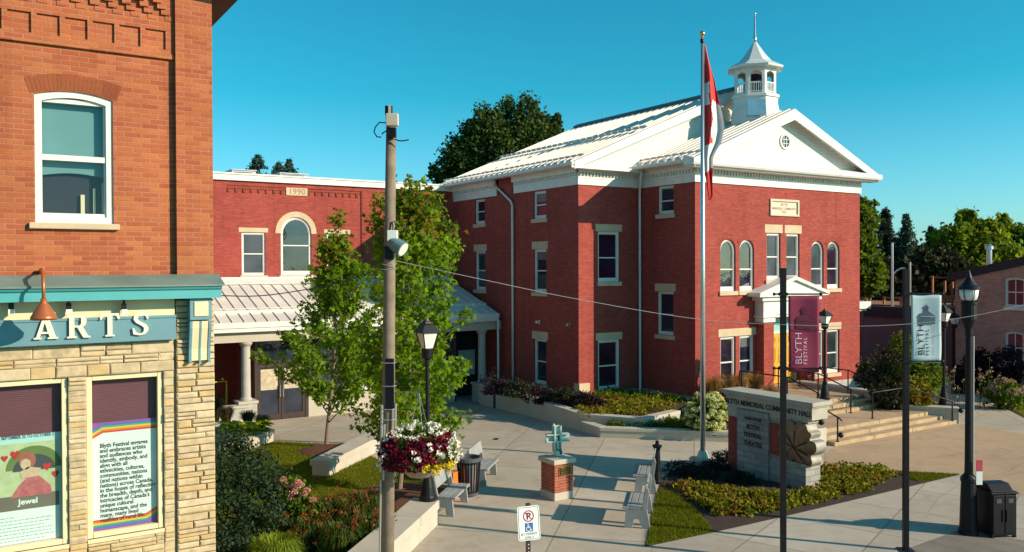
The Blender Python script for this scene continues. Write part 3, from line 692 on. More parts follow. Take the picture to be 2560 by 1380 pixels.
# small floodlights under the cornice
for i, (px, lb) in enumerate(((28, 'small floodlight under the cornice at the left edge, left of the copper lamp'), (172, 'small floodlight under the cornice between letters A and R'), (310, 'small floodlight under the cornice above the letter T'))):
    p = PY(px, 775, YL-.14); fl = thing('floodlight', lb, 'floodlight', tuple(p), 'floodlights under the storefront cornice')
    one('housing', M['black'], lambda m: (m.box(p.x-.03, p.x+.03, p.y-.02, p.y+.05, p.z-.04, p.z+.09), m.box(p.x-.015, p.x+.015, p.y+.0, p.y+.03, p.z+.09, zf0-.001)), fl)
    one('lens', M['lampglass'], lambda m: m.box(p.x-.035, p.x+.04, p.y-.035, p.y-.02, p.z-.045, p.z+.01), fl)
# ------------------------------------------------------------------ community hall
XS, XR_, YF, YM, XM, XMR, YW, YBK = 23.51, 33.88, 23.44, 26.61, 20.25, 37.2, 36.9, 37.4
ZT = 8.48
HALL = thing('community_hall', 'red brick community hall with white pediment, metal roof and bell cupola', 'building', (28.7, 26, -.5))
Pf, Ps, Pm, Pk = FY(YF), FX(XS), FY(YM), FX(XM)
fa = [(24.90, 25.77), (26.0, 26.86), (30.46, 31.32), (31.55, 32.42)]
holesf = [(a, b, 4.20, 6.28, (b-a)/2) for a, b in fa]+[(27.62, 28.48, 4.62, 6.58, 0), (28.85, 29.70, 4.62, 6.58, 0)]+[(a, b, .45, 2.38, 0) for a, b in fa]+[(27.62, 29.54, .25, 3.1, 0)]
m = MB(); wall(m, Pf, XS, XR_, .1, ZT+.02, holesf)
holess = [(24.62, 25.54, 7.32, ZT-.02, 0), (24.64, 25.59, 2.42, 4.18, 0)]
wall(m, Ps, YF, YM, .1, ZT+.02, holess)
m.poly([(XR_, YF, .1), (XR_, YM+6, .1), (XR_, YM+6, ZT), (XR_, YF, ZT)])
m.build('front_wall', M['hallbrick'], HALL)
holesm = [(21.24, 22.38, 4.58, 6.63, 0), (21.24, 22.38, .15, 2.2, 0)]
holesk = [(33.88, 34.80, 7.26, ZT-.05, 0), (28.84, 29.80, 7.26, ZT-.05, 0), (33.84, 34.79, 4.12, 5.95, 0), (28.84, 29.79, 4.12, 5.95, 0), (28.86, 29.80, .2, 2.11, 0)]
m = MB(); wall(m, Pm, XM, XS, .1, ZT+.02, holesm); wall(m, Pk, YM, YBK, .1, ZT+.02, holesk)
wbox(m, Pk, 31.42, 32.62, 0, .02, .1, 9.28)
m.poly([(XMR, YM, 0), (XMR, YBK, 0), (XMR, YBK, ZT), (XMR, YM, ZT)]); m.poly([(XR_, YM, 0), (XMR, YM, 0), (XMR, YM, ZT), (XR_, YM, ZT)]); m.poly([(XM, YBK, 0), (XMR, YBK, 0), (XMR, YBK, 9.3), (28.7, YBK, 13.0), (XM, YBK, 9.3)])
m.build('main_wall', M['hallbrick'], HALL)
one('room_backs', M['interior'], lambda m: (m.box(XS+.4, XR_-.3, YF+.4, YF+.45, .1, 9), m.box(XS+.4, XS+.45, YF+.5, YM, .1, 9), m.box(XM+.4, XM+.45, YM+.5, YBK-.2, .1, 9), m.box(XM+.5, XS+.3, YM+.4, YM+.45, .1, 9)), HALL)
m = MB(); wbox(m, Pf, XS-.045, XR_+.05, -.3, .045, -.7, .098); wbox(m, Ps, YF+.002, YM-.05, -.3, .043, -.7, .1); wbox(m, Pm, XM-.045, XS-.05, -.3, .045, -.7, .098); wbox(m, Pk, YM+.002, YBK, -.3, .043, -.9, .1)
m.build('foundation', M['greystone'], HALL)
one('cornerstone', M['limestone'], lambda m: m.box(XM-.02, XM+.52, YM-.06, YM+.3, .12, .52), HALL, bevel=.01)
kw = dict(stone=M['limestone'], frame=M['white'])
shade = plain('grey roller shade', (.10, .105, .12), .35, var=.2)
def add_shade(w, P, a0, a1, z0, z1, d): one('roller_shade', shade, lambda m: m.poly([P(a0, d, z0), P(a1, d, z0), P(a1, d, z1), P(a0, d, z1)]), w)
GL_ = [M['glassdark'], glass('navy window glass', (.012, .014, .045), .05), glass('grey green window glass', (.035, .05, .055), .04), glass('plum window glass', (.03, .018, .035), .06)]
for i, (a, b) in enumerate(fa):
    w = window(HALL, Pf, a, b, 4.20, 6.28, (b-a)/2, .075, .16, .42, .1, sill=.09, pane=M['glassgrey'] if i == 2 else GL_[i], **kw)
    c, r = (a+b)/2, (b-a)/2; v = MB()
    for k in range(9):
        t = -1.0+2.0*k/8; u = Vector((math.sin(t), 0, math.cos(t))); q = Vector((math.cos(t), 0, -math.sin(t)))
        v.obox(Vector((c, YF-.001, 6.28-r))+u*(r+.125), q*.062, Vector((0, .006, 0)), u*.105)
    v.build('brick_arch', M['hallbrick'], HALL)
for a, b in ((27.62, 28.48), (28.85, 29.70)): window(HALL, Pf, a, b, 4.62, 6.58, 0, .085, .15, .49, .1, sill=.09 if a > 28 else .1, lintel=.35, pane=M['glassgrey'], **kw)
for i, (a, b) in enumerate(fa):
    w = window(HALL, Pf, a, b, .45, 2.38, 0, .085, .18, .46, .1, sill=.05, pane=GL_[(i+3) % 4], **kw)
    if i in (1, 2): add_shade(w, Pf, a+.1, b-.1, 1.36 if i == 2 else 1.9, 2.28, -.13)
for a, b in ((24.78, 25.885), (25.891, 26.98), (30.34, 31.43), (31.437, 32.54)): one('lintel', M['limestone'], lambda m: wbox(m, Pf, a, b, -.05, .012, 2.383, 2.69), HALL)
window(HALL, Ps, *holess[0][:4], 0, .075, .12, .47, .1, sill=.08, pane=M['glassdark'], **kw)
window(HALL, Ps, *holess[1][:4], 0, .075, .12, .47, .1, sill=.1, lintel=.32, pane=M['glassdark'], **kw)
for h in holesm: window(HALL, Pm, *h[:4], 0, .085, .14, .48, .1, sill=.06 if h[2] > 1 else None, lintel=.3, pane=GL_[1 if h[2] > 1 else 3], **kw)
for i, h in enumerate(holesk):
    w = window(HALL, Pk, *h[:4], 0, .075, .12, .5, .1, sill=.1, lintel=.33 if h[3] < 7 else None, pane=GL_[i % 4], **kw)
    if i in (1, 3): add_shade(w, Pk, h[0]+.09, h[1]-.09, h[3]-.45, h[3]-.09, -.13)
# frieze, dentils and boxed eaves
def frieze(P, a0, a1, ret0=False, ret1=False):
    m = MB(); wbox(m, P, a0, a1, -.02, .05, ZT, 8.74); wbox(m, P, a0, a1, -.02, .07, 8.742, 8.83); wbox(m, P, a0, a1, -.02, .055, 8.832, 9.2)
    wbox(m, P, a0, a1, -.02, .17, 8.965, 9.2)
    f = m.build('frieze', M['white'], HALL)
    d = MB(); a = a0+.05
    while a < a1-.1: wbox(d, P, a, a+.085, .056, .13, 8.845, 8.962); a += .17
    d.build('dentils', M['white'], f)
frieze(Pf, XS-.05, XR_+.05); frieze(Ps, YF, YM-.06); frieze(Pm, XM-.05, XS-.06); frieze(Pk, YM, 31.3); frieze(Pk, 32.75, YW-.01)
SL = .418
def rz(x, e, z0=9.32): return z0+SL*(x-e) if x <= 28.7 else z0+SL*(2*28.7-e-x)
def roof(name, e, y0, y1, step, zoff=0):
    z0 = 9.32; zr = z0+SL*(28.7-e); xr = 57.4-e; t = .1
    m = MB(); m.prism([(e, y0, z0), (28.7, y0, zr), (xr, y0, z0), (xr, y0, z0-t), (28.7, y0, zr-t), (e, y0, z0-t)], (0, y1-y0, 0))
    rf = m.build(name, M['roofmetal'], HALL)
    s = MB(); y = y0+step*.6; q = Vector((1, 0, SL)).normalized(); n = Vector((-SL, 0, 1)).normalized(); Lh = (28.7-e)/q.x/2
    while y < y1-.1:
        s.obox(Vector(((e+28.7)/2, y, (z0+zr)/2))+n*.022, q*Lh, Vector((0, .012, 0)), n*.022)
        q2 = Vector((1, 0, -SL)).normalized(); n2 = Vector((SL, 0, 1)).normalized(); s.obox(Vector(((xr+28.7)/2, y, (z0+zr)/2))+n2*.022, q2*Lh, Vector((0, .012, 0)), n2*.022)
        y += step
    s.build('roof_seams', M['roofmetal'], rf)
    g = MB(); y = y0+.25
    rows = [(.62, .085)]+([(4.2, .12)] if e < 21 else [])
    for dist, hh in rows:
        c = Vector((e, 0, z0))+q*dist+n*.05; yy = y0+.15
        while yy < y1-.2:
            L_ = min(.40, y1-.1-yy) if dist > 1 else .33
            g.obox(Vector((c.x, yy+L_/2, c.z))+n*hh/2, q*.012, Vector((0, L_/2, 0)), n*hh/2)
            yy += step if dist > 1 else .42
        g.tube([(c.x+n.x*.04, y0+.05, c.z+n.z*.04), (c.x+n.x*.04, y1-.05, c.z+n.z*.04)], .02, 6)
    g.build('snow_guard', M['roofmetal'], rf)
    return rf, zr
rf1, zr1 = roof('main_roof', 19.68, YM-.52, YBK+.45, .45)
one('ridge_cap', M['darkmetal'], lambda m: m.prism([(28.42, YM-.5, zr1-.1), (28.42, YM-.5, zr1+.02), (28.7, YM-.5, zr1+.16), (28.98, YM-.5, zr1+.02), (28.98, YM-.5, zr1-.1)], (0, YBK-YM+.9, 0)), rf1)
rf2, zr2 = roof('front_roof', 22.92, YF-.56, YM-.01, .45)
# eaves: soffits and gutters
def gutter(e, y0, y1, xw):
    m = MB(); m.prism([(e-.13, y0, 9.30), (e-.11, y0, 9.2), (e-.06, y0, 9.165), (e+.06, y0, 9.165), (xw, y0, 9.20), (xw, y0, 9.23), (e+.06, y0, 9.23), (e+.05, y0, 9.33), (e-.03, y0, 9.31)], (0, y1-y0, 0)); return m.build('gutter', M['white'], HALL)
gutter(19.68, YM-.5, YBK+.4, XM-.17); gutter(22.92, YF-.54, YM-.02, XS-.17)
# gable of the main block: white boards, rake boards
gz = lambda x: rz(x, 19.68)-.1
one('gable_wall', M['whitesid'], lambda m: m.poly([(XM-.3, YM-.12, 9.2), (XMR+.3, YM-.12, 9.2), (XMR+.3, YM-.12, gz(XMR+.3)), (28.7, YM-.12, gz(28.7)), (XM-.3, YM-.12, gz(XM-.3))]), HALL)
def rake(e, y, zt0, hh, zlow):
    m = MB(); z0 = 9.32-.1
    for s in (1, -1):
        f = lambda x: 28.7+s*(x-28.7)
        zr = z0+SL*(28.7-e)
        m.prism([(f(e), y, z0), (28.7, y, zr), (28.7, y, zr-hh), (f(e+.0), y, z0-hh*.6)], (0, .07, 0))
        m.prism([(f(e), y+.07, z0-.03), (28.7, y+.07, zr-.03), (28.7, y+.07, zr-.06), (f(e), y+.07, z0-.06)], (0, .55, 0))
    return m.build('rake_board', M['white'], HALL)
rake(19.68, YM-.52, 0, .33, 0)
one('cornice', M['white'], lambda m: m.prism([(XM-.7, YM-.5, 9.2), (XM-.7, YM-.5, 9.07), (XM-.55, YM-.4, 9.03), (XM-.1, YM-.06, 9.2)], (XS-XM+.2, 0, 0)), HALL)
# pediment of the front block
rake(22.92, YF-.58, 0, .36, 0)
m = MB(); x0, x1 = 22.80, 34.60
m.prism([(x0, YF-.62, 9.06), (x0, YF-.66, 9.14), (x0, YF-.66, 9.30), (x0, YF-.2, 9.45), (x0, YF-.1, 9.45), (x0, YF-.1, 9.06)], (x1-x0, 0, 0))
m.prism([(x0+.1, YF-.5, 8.985), (x0+.1, YF-.56, 9.058), (x0+.1, YF-.1, 9.058), (x0+.1, YF-.1, 8.985)], (x1-x0-.2, 0, 0))
m.build('cornice', M['white'], HALL)
gz2 = lambda x: rz(x, 22.92)-.14
m = MB(); m.poly([(23.1, YF-.12, 9.4), (34.3, YF-.12, 9.4), (34.3, YF-.12, gz2(34.3)), (28.7, YF-.12, gz2(28.7)), (23.1, YF-.12, gz2(23.1))]); PD_ = m.build('pediment', M['whitesid'], HALL)
rwx, rwz = 28.6, 10.42; v = MB(); Pp = FY(YF-.12)
for rr, d, mm in ((.33, .03, 'white'), ):
    o = [(rwx+.33*math.cos(t*math.pi/12), rwz+.33*math.sin(t*math.pi/12)) for t in range(24)]; i_ = [(rwx+.25*math.cos(t*math.pi/12), rwz+.25*math.sin(t*math.pi/12)) for t in range(24)]
    ring(v, Pp, o, i_, 0, .05)
for k in (-.085, .085): wbox(v, Pp, rwx+k-.012, rwx+k+.012, .002, .03, rwz-.24, rwz+.24); wbox(v, Pp, rwx-.24, rwx+.24, .002, .028, rwz+k-.012, rwz+k+.012)
rw = v.build('round_window', M['white'], PD_); one('pane', M['glassteal'], lambda m: m.poly([Pp(a, .004, z) for a, z in i_]), rw)
# downspouts
def pipe(pts, nm='downspout'):
    m = MB(); m.tube(pts, .055, 8); return m.build(nm, M['white'], HALL, smooth=True)
pipe([(XS-.38, YM-.5, 9.2), (XS-.36, YM-.45, 8.95), (XS-.14, YM-.12, 8.3), (XS-.12, YM-.1, 8.1), (XS-.12, YM-.1, .3), (XS-.2, YM-.2, .12), (XS-.45, YM-.45, .06)])
pipe([(XM-.5, 32.5, 9.2), (XM-.4, 32.5, 8.9), (XM-.1, 32.45, 8.75), (XM-.1, 31.45, 8.15), (XM-.1, 31.32, 7.95), (XM-.1, 31.32, .1)])
# name stone
NS = MB(); o = [(27.80, 7.30), (27.80, 8.0), (29.62, 8.0), (29.62, 7.30)]; i_ = [(27.89, 7.39), (27.89, 7.91), (29.53, 7.91), (29.53, 7.39)]
ring(NS, Pf, o, i_, -.02, .06); NSo = NS.build('name_stone', plain('pale name stone', (.58, .50, .38), .85, var=.12), HALL)
one('panel', plain('pale carved panel', (.62, .56, .44), .8, var=.1), lambda m: m.poly([Pf(a, .004, z) for a, z in i_]), NSo)
for s, z, sz in (('BLYTH', 7.735, .15), ('MEMORIAL COMMUNITY', 7.57, .135), ('HALL', 7.43, .14)): text(s, sz, Pf, 28.71, z, M['bronze'], 'lettering', NSo, d=.008, align='CENTER', bold=.003)
# portico with the yellow doors
YP = YF-.42; Pp = FY(YP)
PT = one('portico', M['hallbrick'], lambda m: m.box(26.98, 27.58, YP+.02, YF-.003, .1, 2.9), HALL)
one('brick_pier', M['hallbrick'], lambda m: m.box(29.58, 30.18, YP+.02, YF-.003, .1, 2.9), PT)
m = MB(); m.box(26.9, 27.62, YP-.03, YF-.003, 2.905, 3.78); m.box(29.54, 30.26, YP-.03, YF-.003, 2.905, 3.78); m.box(27.622, 29.538, YP-.03, YF-.003, 3.2, 3.78)
m.box(26.82, 30.34, YP-.09, YF-.004, 3.1, 3.18); m.box(26.72, 30.44, YP-.14, YF-.004, 3.782, 3.95)
m.prism([(26.5, YP-.18, 3.952), (30.66, YP-.18, 3.952), (30.66, YP-.18, 4.06), (28.58, YP-.18, 4.66), (26.5, YP-.18, 4.06)], (0, .12, 0))
m.prism([(26.4, YP-.3, 3.99), (26.4, YP-.3, 4.12), (28.58, YP-.3, 4.78), (28.58, YP-.3, 4.63)], (0, .3+YF-YP-.003, 0)); m.prism([(30.76, YP-.3, 3.99), (30.76, YP-.3, 4.12), (28.58, YP-.3, 4.78), (28.58, YP-.3, 4.63)], (0, .3+YF-YP-.003, 0))
m.box(26.42, 30.74, YP-.26, YF-.005, 3.953, 4.0)
m.build('entablature', M['white'], PT)
Pd = FY(YF+.1)
m = MB(); wbox(m, Pd, 27.63, 29.53, -.02, .05, 2.36, 2.46); wbox(m, Pd, 27.62, 27.68, -.02, .06, .25, 3.1); wbox(m, Pd, 29.48, 29.54, -.02, .06, .25, 3.1); m.build('door_frame', M['white'], PT)
tr = one('transom', plain('pale green transom glass', (.30, .56, .48), .3, var=.1), lambda m: wbox(m, Pd, 27.68, 29.48, -.02, .01, 2.46, 3.1), PT)
text('1920', .26, Pd, 28.58, 2.66, M['teal'], 'lettering', tr, d=.014, align='CENTER')
for a in (27.69, 28.585):
    m = MB(); b = a+.885; wbox(m, Pd, a, b, -.02, .015, .26, 2.355)
    D = m.build('door', M['yellow'], PT)
    m = MB()
    for c in (a+.1, a+.5):
        for z0, z1 in ((1.95, 2.24), (1.15, 1.82), (.42, 1.02)):
            o = [(c, z0), (c, z1), (c+.285, z1), (c+.285, z0)]; ring(m, Pd, o, inset(o, c, c+.285, .03), .012, .03); wbox(m, Pd, c+.07, c+.215, .0, .028, z0+.07, z1-.07)
    m.build('door_panels', M['yellow'], D)
    h = a+.82 if a < 28 else a+.06; one('handle', M['black'], lambda m: m.tube([Pd(h, .02, 1.15), Pd(h, .07, 1.17), Pd(h, .07, 1.38), Pd(h, .02, 1.4)], .014, 6), D)
# cupola
CX, CY = 28.7, 25.0
CU = one('cupola', M['white'], lambda m: m.lathe([(1.12, 11.0), (1.06, 11.9), (1.0, 12.15), (1.0, 12.45), (1.07, 12.46), (1.07, 12.56), (.95, 12.57), (.95, 12.62)], (CX, CY, 0), 8, R(22.5+45)), HALL)
ap = .92*math.cos(R(22.5))
for k in range(8):
    t = R(45*k+45); n = Vector((math.cos(t), math.sin(t), 0)); s = Vector((-math.sin(t), math.cos(t), 0)); hw = .92*math.sin(R(22.5))
    P = lambda a, d, z, n=n, s=s: tuple(Vector((CX, CY, z))+n*(ap+d)+s*a)
    m = MB(); o = arch_pts(-hw+.12, hw-.12, 12.62, 13.55, rise=.1)
    wall(m, P, -hw, hw, 12.62, 13.78, [(-hw+.12, hw-.12, 12.62, 13.55, .1)], .06)
    w_ = m.build('belfry_side', M['white'], CU)
    m = MB(); wbox(m, P, -hw+.12, hw-.12, -.05, -.01, 13.04, 13.09); wbox(m, P, -hw+.12, hw-.12, -.05, -.01, 12.66, 12.70)
    for j in range(5): a = -hw+.17+(2*hw-.34)*j/4; wbox(m, P, a-.014, a+.014, -.04, -.015, 12.70, 13.04)
    m.build('railing', M['white'], w_)
one('dark_core', M['interior'], lambda m: (m.lathe([(.5, 12.63), (.5, 13.1), (.3, 13.5), (.05, 13.6)], (CX, CY, 0), 12), m.lathe([(.85, 13.72), (.85, 13.75)], (CX, CY, 0), 8, R(22.5))), CU)  # dark core and ceiling disc put in as the shade inside the cupola
CR = one('cupola_roof', plain('pale cupola metal', (.64, .66, .64), .4, .2, var=.06), lambda m: m.lathe([(.9, 13.70), (1.22, 13.72), (1.24, 13.80), (1.1, 13.87), (.72, 14.08), (.42, 14.45), (.12, 14.9), (.06, 15.02)], (CX, CY, 0), 8, R(22.5)), CU)
one('spire', M['alu'], lambda m: m.lathe([(.09, 14.95), (.085, 15.15), (.05, 15.2), (.03, 16.1), (.012, 16.12), (.012, 16.16), (.04, 16.18), (.045, 16.22), (.02, 16.26)], (CX, CY, 0), 10), CR, smooth=True)
one('flashing', plain('bright flashing', (.55, .68, .70), .25, .6), lambda m: m.obox((CX-1.02*math.cos(R(45))-.0, CY-1.02*math.sin(R(45)), 11.95), (.27, -.27, 0), (.02, .02, 0), (.03, .03, .34)), CU)
# lightning rods
for y in (35.5, 30.5): one('lightning_rod', M['grey'], lambda m: m.tube([(28.7, y, zr1), (28.7, y, zr1+.75)], .02, 5), rf1)
# floodlights on the side wall
for y, lb in ((29.35, 'white security light above the ground floor window on the shaded hall wall'), (27.15, 'grey security camera near the corner of the shaded hall wall')):
    f = thing('wall_light', lb, 'light', (XM, y, 2.85))
    one('housing', M['white' if y > 28 else 'grey'], lambda m: (m.obox((XM-.1, y, 2.83), (.09, .02, -.03), (0, .06, 0), (.02, 0, .05)), m.box(XM-.03, XM-.002, y-.05, y+.05, 2.8, 2.93)), f)
# low annex on the far side
AN = MB(); AN.box(XR_+.01, 38.2, 26.2, 34, -.5, 3.02); an = AN.build('annex', M['hallbrick'], HALL)
one('annex_fascia', M['white'], lambda m: (m.box(XR_+.02, 38.45, 25.95, 34.2, 3.02, 3.38), m.box(XR_+.02, 38.3, 26.1, 34.1, 2.9, 3.018)), an)

# ------------------------------------------------------------------ 1990 wing with the glazed porch
WG = thing('brick_wing', 'lower red brick wing dated 1990 with white parapet and arched window', 'building', (12, YW, -.9))
Pw = FY(YW)
px_ = lambda x, y: PY(x, y, YW)
h1 = (9.74, 10.77, 4.87, 6.76, 0); h2 = (11.46, 12.86, 4.87, 7.48, .70); x3 = px_(817, 650).x; h3 = (x3, x3+1.02, 4.87, 6.76, 0); x4 = px_(1024, 650).x; h4 = (x4, x4+1.3, 4.87, 6.76, 0)
m = MB(); wall(m, Pw, -2, XM+2, -.9, 8.98, [h1, h2, h3, h4], .13); m.box(-2, XM+2, YW+.5, YW+9, -.9, 8.95); m.build('brick_wall', M['hallbrick'], WG)
m = MB(); wbox(m, Pw, -2, XM+.6, -9, .12, 8.985, 9.29); wbox(m, Pw, -2, XM+.6, -9, .16, 9.24, 9.31); m.build('parapet_cap', M['white'], WG)
for h in (h1, h3, h4): window(WG, Pw, *h[:4], 0, .075, .1, .5, .09, sill=.09, lintel=.2, pane=M['glassgrey'], **kw)
w = window(WG, Pw, *h2[:4], .70, .09, .17, .51, .09, sill=.09, pane=M['glassdark'], **kw)
o = arch_pts(h2[0]-.24, h2[1]+.24, 6.74, h2[3]+.25, rise=.94); i_ = arch_pts(h2[0], h2[1], 6.74, h2[3], rise=.70)
v = MB(); ring(v, Pw, o, i_, -.02, .015); v.build('arch_surround', M['limestone'], w)
s0, s1 = px_(715, 488), px_(768, 473)
ds = one('date_stone', M['limestone'], lambda m: wbox(m, Pw, s0.x, s1.x, -.02, .04, s0.z, s1.z+.03), WG)
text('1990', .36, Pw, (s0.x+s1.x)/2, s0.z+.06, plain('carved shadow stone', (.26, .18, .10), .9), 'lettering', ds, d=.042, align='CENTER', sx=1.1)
def tooth(m):
    z = s0.z+.1; xj = px_(903, 600).x
    for a0, a1 in ((px_(568, 470).x, s0.x-.03), (s1.x+.03, xj), (px_(938, 480).x, XM-.3)):
        wbox(m, Pw, a0, a1, 0, .03, z+.22, z+.26); wbox(m, Pw, a0, a1, 0, .03, z+.1, z+.14); a = a0
        while a < a1-.08: wbox(m, Pw, a, a+.09, 0, .045, z-.06, z+.1); a += .33
    wbox(m, Pw, xj, xj+.05, -.0, .05, 4.7, z+.26)
one('brick_banding', brick('band brick', (.34, .07, .04), (.28, .055, .035), (.2, .06, .04)), tooth, WG)
for a, b, y, lb in ((580, 640, 421, 'white metal roof unit behind the parapet nearer the storefront'), (700, 770, 430, 'grey louvred roof unit behind the parapet, the right one of two')):
    p, q = PY(a, y, YW+3.5), PY(b, y, YW+3.5); u = thing('roof_unit', lb, 'roof unit', (p.x, YW+3.5, 9.0), 'roof units on the brick wing')
    one('casing', plain('dull roof unit', (.38, .40, .41), .6), lambda m: m.box(p.x, q.x, YW+3.5, YW+5, 9.0, p.z-.06), u); one('lid', M['grey'], lambda m: m.box(p.x-.03, q.x+.03, YW+3.45, YW+5.05, p.z-.058, p.z-.02), u)
    one('louvres', M['darkmetal'], lambda m: [m.box(p.x+.1, q.x-.2, YW+3.48, YW+3.499, 9.1+.12*k, 9.16+.12*k) for k in range(int((p.z-9.1)/.12))], u)
# porch
PC = thing('entrance_porch', 'glazed entrance porch with white standing seam roof and round columns', 'porch', (13, 32.5, -.9))
ye, ze, yr, zr_ = 32.25, 3.12, YW-.02, 4.62
m = MB(); sl = (zr_-ze)/(yr-ye); m.prism([(2, ye, ze), (2, yr, zr_), (2, yr, zr_-.12), (2, ye, ze-.12)], (XM-.3-2, 0, 0))
RF = m.build('porch_roof', M['roofmetal'], PC)
q = Vector((0, 1, sl)).normalized(); n = Vector((0, -sl, 1)).normalized(); s = MB(); x = 5.0
while x < XM-.4: s.obox(Vector((x, (ye+yr)/2, (ze+zr_)/2))+n*.02, Vector((.014, 0, 0)), q*((yr-ye)/q.y/2), n*.02); x += .452
s.build('roof_seams', M['roofmetal'], RF)
g = MB(); c = Vector((0, ye, ze))+q*.95+n*.05; g.obox((11, c.y, c.z+.02), (XM-11.4, 0, 0), q*.015, n*.075)
g.obox((11, c.y+.25, c.z+.14), (XM-11.4, 0, 0), q*.015, n*.02); g.build('snow_guard', M['white'], RF)
m = MB(); m.box(2, XM-.3, ye-.13, ye+.02, ze-.2, ze-.02); m.box(2, XM-.3, ye-.09, ye+.05, ze-.36, ze-.202); m.build('gutter', M['white'], PC)
m = MB(); m.box(2, XM-.4, yr-.18, yr, zr_, zr_+.18); m.prism([(2, yr-.5, zr_-.13), (2, yr-.2, zr_+.03), (2, yr-.2, zr_+.1), (2, yr-.55, zr_-.04)], (XM-2.4, 0, 0)); m.build('flashing', M['white'], RF)
one('beam', M['capstone'], lambda m: m.box(2, XM-.05, ye+.15, ye+.6, 2.36, 2.755), PC)
one('ceiling', M['soffit'], lambda m: m.box(2, XM-.05, ye+.6, YW-.05, 2.7, 2.75), PC)
pipe_ = one('downspout', M['white'], lambda m: m.tube([(XM-.33, ye-.05, 2.8), (XM-.33, ye-.05, -.75)], .05, 8), PC)
for px in (615, 1205):
    p = PY(px, 1000, ye+.38); x = p.x; zb = -.02 if px > 1000 else .1
    m = MB(); m.lathe([(.22, zb), (.22, zb+.07), (.18, zb+.12), (.168, 2.15), (.19, 2.2), (.24, 2.26), (.26, 2.3), (.26, 2.355)], (x, ye+.38, 0), 20); C_ = m.build('column', plain('grey precast column', (.40, .38, .35), .8, var=.12), PC, smooth=False)
    one('pier', M['greystone'], lambda m: (m.box(x-.34, x+.34, ye+.04, ye+.72, -.95, zb-.1),), C_, bevel=.02); one('pier_cap', M['capstone'], lambda m: m.box(x-.38, x+.38, ye+.0, ye+.76, zb-.1, zb-.002), C_, bevel=.01)
YG = 33.3; Pg = FY(YG); gx = lambda x: PY(x, 1000, YG).x
dl, dm, dr = gx(640), gx(703), gx(766); zgd = -.9
DB = M['plumframe'] = plain('dark brown aluminium', (.055, .035, .035), .4, .3)
m = MB(); 
for a in (dl, dr, gx(850), gx(945), gx(1040), gx(1135)): wbox(m, Pg, a-.06, a+.06, -.06, .06, zgd, 2.7)
wbox(m, Pg, dl, gx(1135), -.05, .05, 1.38, 1.5); wbox(m, Pg, dr, gx(1135), -.05, .055, -.05, .5-.14); wbox(m, Pg, dl, gx(1135), -.05, .05, 2.5, 2.7)
SF = m.build('storefront_frame', DB, PC)
one('panes', M['glassdark'], lambda m: (wbox(m, Pg, dr+.06, gx(1135), -.03, -.01, .36, 1.4), wbox(m, Pg, dl, gx(1135), -.03, -.01, 1.5, 2.5)), SF)
one('knee_wall', M['capstone'], lambda m: wbox(m, Pg, dr+.07, gx(1135), -.05, .07, zgd, -.06), SF)
text('LEST WE FORGET', .30, Pg, gx(846), .02, M['signwhite'], 'lettering', SF, d=.06, bold=.012, sx=1.12)
for a, b in ((dl+.07, dm-.01), (dm+.01, dr-.07)):
    m = MB(); o = [(a, zgd+.03), (a, 1.36), (b, 1.36), (b, zgd+.03)]; ring(m, Pg, o, [(a+.1, zgd+.25), (a+.1, 1.22), (b-.1, 1.22), (b-.1, zgd+.25)], -.02, .04)
    D = m.build('door', DB, SF)
    one('pane', M['glassdark'], lambda m: m.poly([Pg(x, .0, z) for x, z in ((a+.1, zgd+.25), (b-.1, zgd+.25), (b-.1, 1.22), (a+.1, 1.22))]), D)
    one('poster', plain('cream notice', (.50, .41, .29), .6, var=.4, scale=6), lambda m: m.poly([Pg(x, .004, z) for x, z in ((a+.12, .32), (b-.12, .32), (b-.12, 1.15), (a+.12, 1.15))]), D)
    h = b-.05 if a < dm-.3 else a+.05
    one('handle', M['alu'], lambda m: m.tube([Pg(h, .04, .0), Pg(h, .12, .02), Pg(h, .12, .5), Pg(h, .04, .52)], .018, 6), D)
one('back_wall', M['hallbrick'], lambda m: m.box(2, dl-.08, YG+2.6, YG+2.8, -.9, 2.7), PC)
for a_, b_ in ((dl-.1, dl-.062), (gx(1135)+.062, gx(1135)+.12)): one('side_wall', M['hallbrick'], lambda m: m.box(a_, b_, YG, YG+2.6, -.9, 2.7), PC)
YQ = YG+1.2; a, b = PY(1145, 900, YQ), PY(1186, 935, YQ)
one('notice_board', plain('pale notice board', (.45, .55, .60), .4, var=.15, scale=4), lambda m: m.box(a.x, b.x, YQ-.05, YQ, b.z, PY(1145, 876, YQ).z), PC)
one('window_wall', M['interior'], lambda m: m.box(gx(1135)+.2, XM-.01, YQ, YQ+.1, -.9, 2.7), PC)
YRL = thing('yellow_handrail', 'yellow painted guard rail under the porch beside the left column', 'handrail', tuple(PY(560, 1000, 33.5)))
def yr_(m):
    a, b, c = PY(538, 956, 33.5), PY(566, 953, 33.5), PY(566, 990, 33.5)
    m.tube([(a.x-1, 33.5, a.z), (b.x, 33.5, b.z), (b.x, 33.5, -.9)], .035, 8); m.ball((b.x-.15, 33.5, b.z+.1), .06)
one('rail', plain('yellow rail paint', (.60, .42, .02), .5), yr_, YRL)
